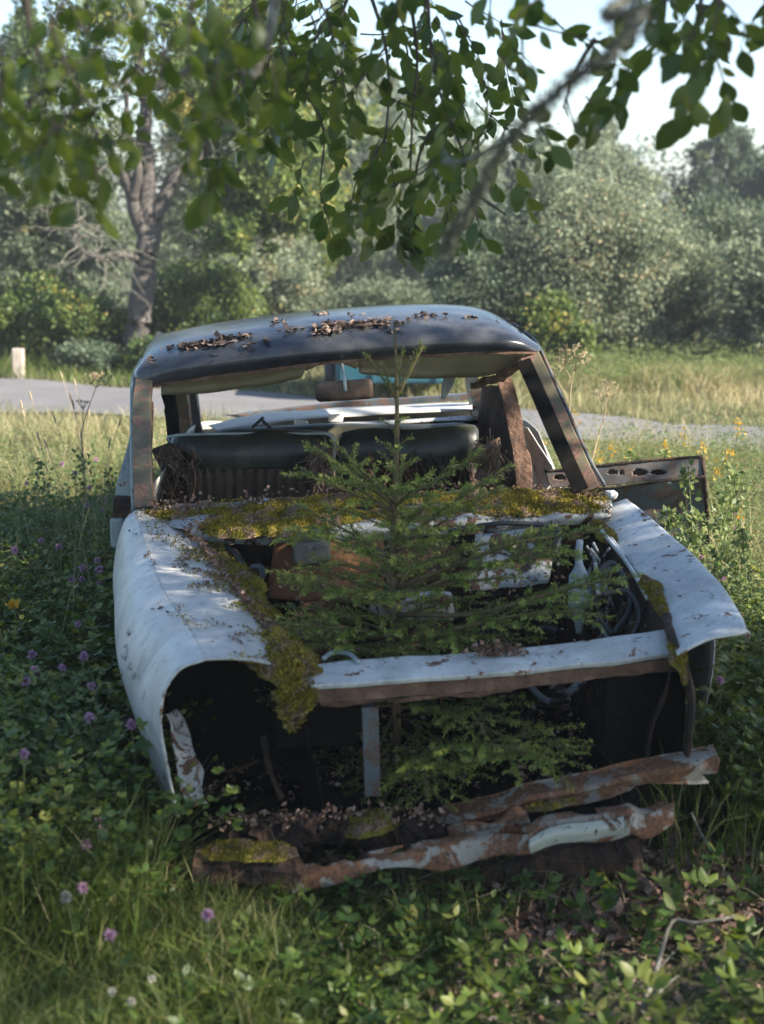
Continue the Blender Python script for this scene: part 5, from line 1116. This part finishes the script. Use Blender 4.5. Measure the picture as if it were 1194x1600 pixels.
near = big([tp[14], A([3.0, 3.3, 3.3]), A([1.7, 2.6, 2.75]), P(1070, -50, 2.2), P(1010, 20, 2.1), P(960, 85, 2.05), P(870, 145, 2.1), P(800, 220, 2.2), P(745, 300, 2.35), P(715, 350, 2.5), P(700, 388, 2.6)], .011, .002, wob=.014, n=70)
fz = np.array(near[24:]); fz = np.repeat(fz, 60, 0)+rng.normal(0, .0065, (len(fz)*60, 3))
flakes('lichen', fz, 1, .010, leafmat('grey lichen', [(0, (.05, .055, .045)), (1, (.20, .21, .17))], .1, .9, .1), ot, .4, flat=1)
big([P(805, 215, 2.2), P(770, 232, 2.3), P(730, 245, 2.4), P(690, 250, 2.5)], .006, .003, wob=.01)
big([tp[16], A([3.0, 3.8, 3.5]), A([1.2, 3.6, 3.1]), A([.0, 3.3, 2.85]), P(420, 60, 3.0), P(360, 85, 2.95), P(300, 105, 2.9), P(250, 135, 2.85), P(215, 150, 2.8)], .018, .004, wob=.014, n=60)
big([tp[18], A([3.0, 4.6, 3.8]), A([1.5, 4.7, 3.3]), A([.4, 4.5, 2.9]), A([-.5, 4.3, 2.75]), A([-1.4, 4.0, 2.7])], .05, .012)
big([tp[20], A([3.2, 5.2, 4.2]), A([1.6, 5.6, 3.6]), A([.2, 5.2, 3.2]), A([-.8, 5.0, 3.1])], .05, .012)
big([tp[15], A([3.2, 3.0, 3.1]), A([1.9, 3.0, 2.7]), A([.9, 3.2, 2.5]), A([.5, 3.3, 2.45])], .04, .01)
big([tp[18], A([3.0, 2.2, 4.1]), A([1.2, 1.2, 4.2]), A([-1.0, 1.2, 4.1]), A([-2.8, 2.2, 4.0])], .05, .015); big([tp[17], A([4.8, 5.0, 4.0]), A([5.2, 6.0, 4.6])], .05, .015); big([tp[19], A([3.8, 5.6, 4.6]), A([3.4, 6.6, 5.0])], .05, .015); big([tp[16], A([5.6, 4.0, 3.8]), A([6.4, 4.4, 4.2])], .04, .015)
# hanging leafy twigs inside the view
env_x = [0, 35, 90, 150, 190, 270, 310, 350, 385, 430, 470, 505, 560, 600, 640, 700, 745, 790, 830, 870, 930, 990, 1060, 1110, 1160, 1200]
env_y = [290, 310, 300, 330, 200, 190, 300, 310, 260, 255, 330, 395, 375, 385, 395, 395, 380, 350, 300, 235, 195, 180, 190, 205, 170, 160]
leafB = []; leafd = []; leafw = []; leafL = []; leaft = []
tw = MB()
def leafy(pts, L, dens, tone=0):
    pts = np.array(pts); seg = np.linalg.norm(np.diff(pts, axis=0), axis=1); tot = seg.sum(); m = max(2, int(tot*dens)); cum = np.concatenate([[0], np.cumsum(seg)])
    for j in range(m+2):
        s = tot*(.12+.88*min(1, (j+random.random()*.5)/m)); i = min(max(int(np.searchsorted(cum, s))-1, 0), len(seg)-1); q = pts[i]+(pts[i+1]-pts[i])*(s-cum[i])/seg[i]
        px, py, _ = proj(q); 
        T = (pts[i+1]-pts[i])/seg[i]; sd = rng.normal(0, 1, 3); sd -= sd@T*T; sd /= np.linalg.norm(sd)
        d = T*.6+sd*.8+np.array([0, 0, -.55]); d /= np.linalg.norm(d); w = np.cross(d, rng.normal(0, .45, 3)+np.array([.2, .9, .7])); w /= np.linalg.norm(w)
        pet = q+d*.012; tw.tube([q, pet], .0008, 3, False)
        leafB.append(pet); leafd.append(d); leafw.append(w); leafL.append(L*random.choice((.5, .7, .85, 1, 1.1, 1.25))*random.uniform(.9, 1.1)); leaft.append(np.clip(random.betavariate(2, 2.6)+tone, 0, 1))
def sprig(px, py, d, L, ang, dens=40, leaf=.053, r=.0028, tone=0):
    """twig hanging from (px, py) downwards; ang from straight down, positive to the right"""
    s = P(px, py, d); q = [s]; a = R(ang); dirv = np.array([math.sin(a), random.uniform(-.35, .35), -math.cos(a)])
    for j in range(7):
        dirv = dirv+rng.normal(0, .13, 3)+np.array([0, 0, -.04]); dirv /= np.linalg.norm(dirv); q.append(q[-1]+dirv*L/7)
    ex, ey, _ = proj(q[-1]); lim = np.interp(ex[0], env_x, env_y)
    if ey[0]+18 > lim:
        return False
    tw.tube(q, [r*(1-j/10) for j in range(8)], 5, False); leafy(q, leaf, dens, tone)
    return True
cnt = 0
# centre, in and near focus
for k in range(900):
    x = random.uniform(370, 800); y = random.uniform(-60, 330); d = random.uniform(3.3, 4.7)
    if nz((x/75, y/75, 3)) < -.10: continue
    if sprig(x, y, d, random.uniform(.10, .26), random.gauss(0, 38)): cnt += 1
    if cnt > 92: break
# right, sparse
cnt = 0
for k in range(500):
    x = random.uniform(760, 1230); y = random.uniform(-50, 130); d = random.uniform(2.7, 3.6)
    if nz((x/60, y/60, 8)) < -.02: continue
    if sprig(x, y, d, random.uniform(.06, .15), random.gauss(-5, 45), 34, .052): cnt += 1
    if cnt > 27: break
# left, close to the lens and soft
cnt = 0
for k in range(900):
    x = random.uniform(0, 400); y = random.uniform(-60, 240); d = random.uniform(2.2, 3.0)
    if x < 230 and y < 60 and random.random() < .7: continue
    if sprig(x, y, d, random.uniform(.07, .18), random.gauss(-15, 40), 34, .043, tone=.08): cnt += 1
    if cnt > 48: break
# the low hanging groups one can name in the photograph
for (x, y, d, L, a) in ((610,250,4.0,.18,6),(560,270,4.1,.17,-10),(640,290,4.0,.15,8),(585,300,4.0,.12,0),(500,300,4.2,.12,4),(475,250,4.2,.10,-10),(735,300,3.9,.10,20),(700,330,3.6,.07,-5),(745,330,3.6,.06,10),(885,150,3.2,.07,20),(915,150,3.2,.05,35),(800,250,3.3,.08,30),(840,190,3.3,.07,25),(1080,110,3.0,.08,0),(1120,90,3.0,.08,20),(990,120,3.1,.06,-20),(320,230,2.7,.07,0),(340,220,2.7,.08,5),(130,240,2.4,.07,-10),(150,250,2.4,.07,10),(80,210,2.4,.06,-40),(420,180,3.6,.08,0),(640,330,4.0,.08,0),(625,320,4.,.09,-6)):
    s = P(x, y, d); q = [s]; a = R(a); dirv = np.array([math.sin(a), 0, -math.cos(a)])
    for j in range(6): dirv = dirv+rng.normal(0, .08, 3); dirv /= np.linalg.norm(dirv); q.append(q[-1]+dirv*L/6)
    tw.tube(q, [.0025*(1-j/9) for j in range(7)], 5, False); leafy(q, .062, 42, .08)
# bare dark connecting twigs
for pl in ([(545,-10,4.0),(520,60,4.0),(490,105,4.0),(455,150,4.1)], [(575,-20,4.1),(600,60,4.1),(608,140,4.1),(600,240,4.0)], [(668,-10,3.8),(672,60,3.8),(680,120,3.8),(700,180,3.8),(722,235,3.8),(738,300,3.8)],
           [(640,-10,3.9),(652,90,3.9),(645,180,3.9),(640,300,3.9)], [(470,130,4.1),(505,200,4.1),(500,290,4.1)], [(700,180,3.8),(660,230,3.8),(645,300,3.9)], [(395,-10,3.4),(405,60,3.4),(415,130,3.4)], [(40,-10,2.6),(50,60,2.6),(75,110,2.6)],
           [(1100,-20,3.0),(1085,50,3.0),(1075,100,3.0)], [(930,60,3.2),(900,110,3.2),(880,170,3.2)], [(1040,-10,3.1),(1030,60,3.1),(985,120,3.1)], [(738,300,3.8),(790,335,3.75)]):
    tw.tube(cr(PP(pl), 16), [.0055-.0002*k for k in range(16)], 6, False)
# the leaves out of view that shade the wreck
o = tw.build('twigs', M['twig_dark'], ot, True); o['kind'] = 'stuff'
V, Fq, k = nice_leaves(np.array(leafB), np.array(leafd), np.array(leafw), np.array(leafL), .56, .3)
o = mk('foliage', V, Fq, M['leaf'], ot, True, rnd=np.repeat(np.array(leaft), k)); o['kind'] = 'stuff'
def off(C):
    px, py, dep = proj(C); inside = (px > -60) & (px < 1254) & (py > -40) & (dep > 0); return ~inside & (np.linalg.norm(C-[0, 0, CAMH], axis=1) > 1.0)
crown('crown', [((4.4, 2.6, 4.0), (2.3, 1.1, 1.3), 13000), ((3.0, 3.0, 3.1), (1.2, .9, .7), 4500), ((1.8, 2.9, 3.3), (1.2, 1.0, .6), 1800), ((-.2, 3.4, 3.3), (1.8, 1.2, .5), 400), ((5.0, 2.4, 2.7), (1.3, .9, .8), 3500), ((6.0, 1.0, 4.4), (2.2, 1.2, 1.4), 4500), ((.3, .4, 4.0), (3.2, 2.2, 1.0), 1800), ((-2.6, 2.0, 4.0), (1.6, 1.8, .9), 1200), ((2.6, .2, 3.2), (1.8, 1.6, 1.1), 4000)], M['leaf'], ot, .085, 0, .55, .2, clip=off)

# ------------------------------------------------------------------ summer air
def haze():
    mb = MB(); x0, x1, y0, y1, z0, z1 = -320, 320, -320, 420, -1.2, 12.0
    mb.box(((x0+x1)/2, (y0+y1)/2, (z0+z1)/2), (x1-x0, y1-y0, z1-z0))
    m, nt, out = nodes('pale air'); v = nt.nodes.new('ShaderNodeVolumePrincipled'); v.inputs['Color'].default_value = (.80, .88, .95, 1)
    v.inputs['Density'].default_value = .0020; v.inputs['Anisotropy'].default_value = .2
    nt.links.new(v.outputs[0], out.inputs['Volume']); tag(mb.build('haze', m), kind='stuff')
haze()
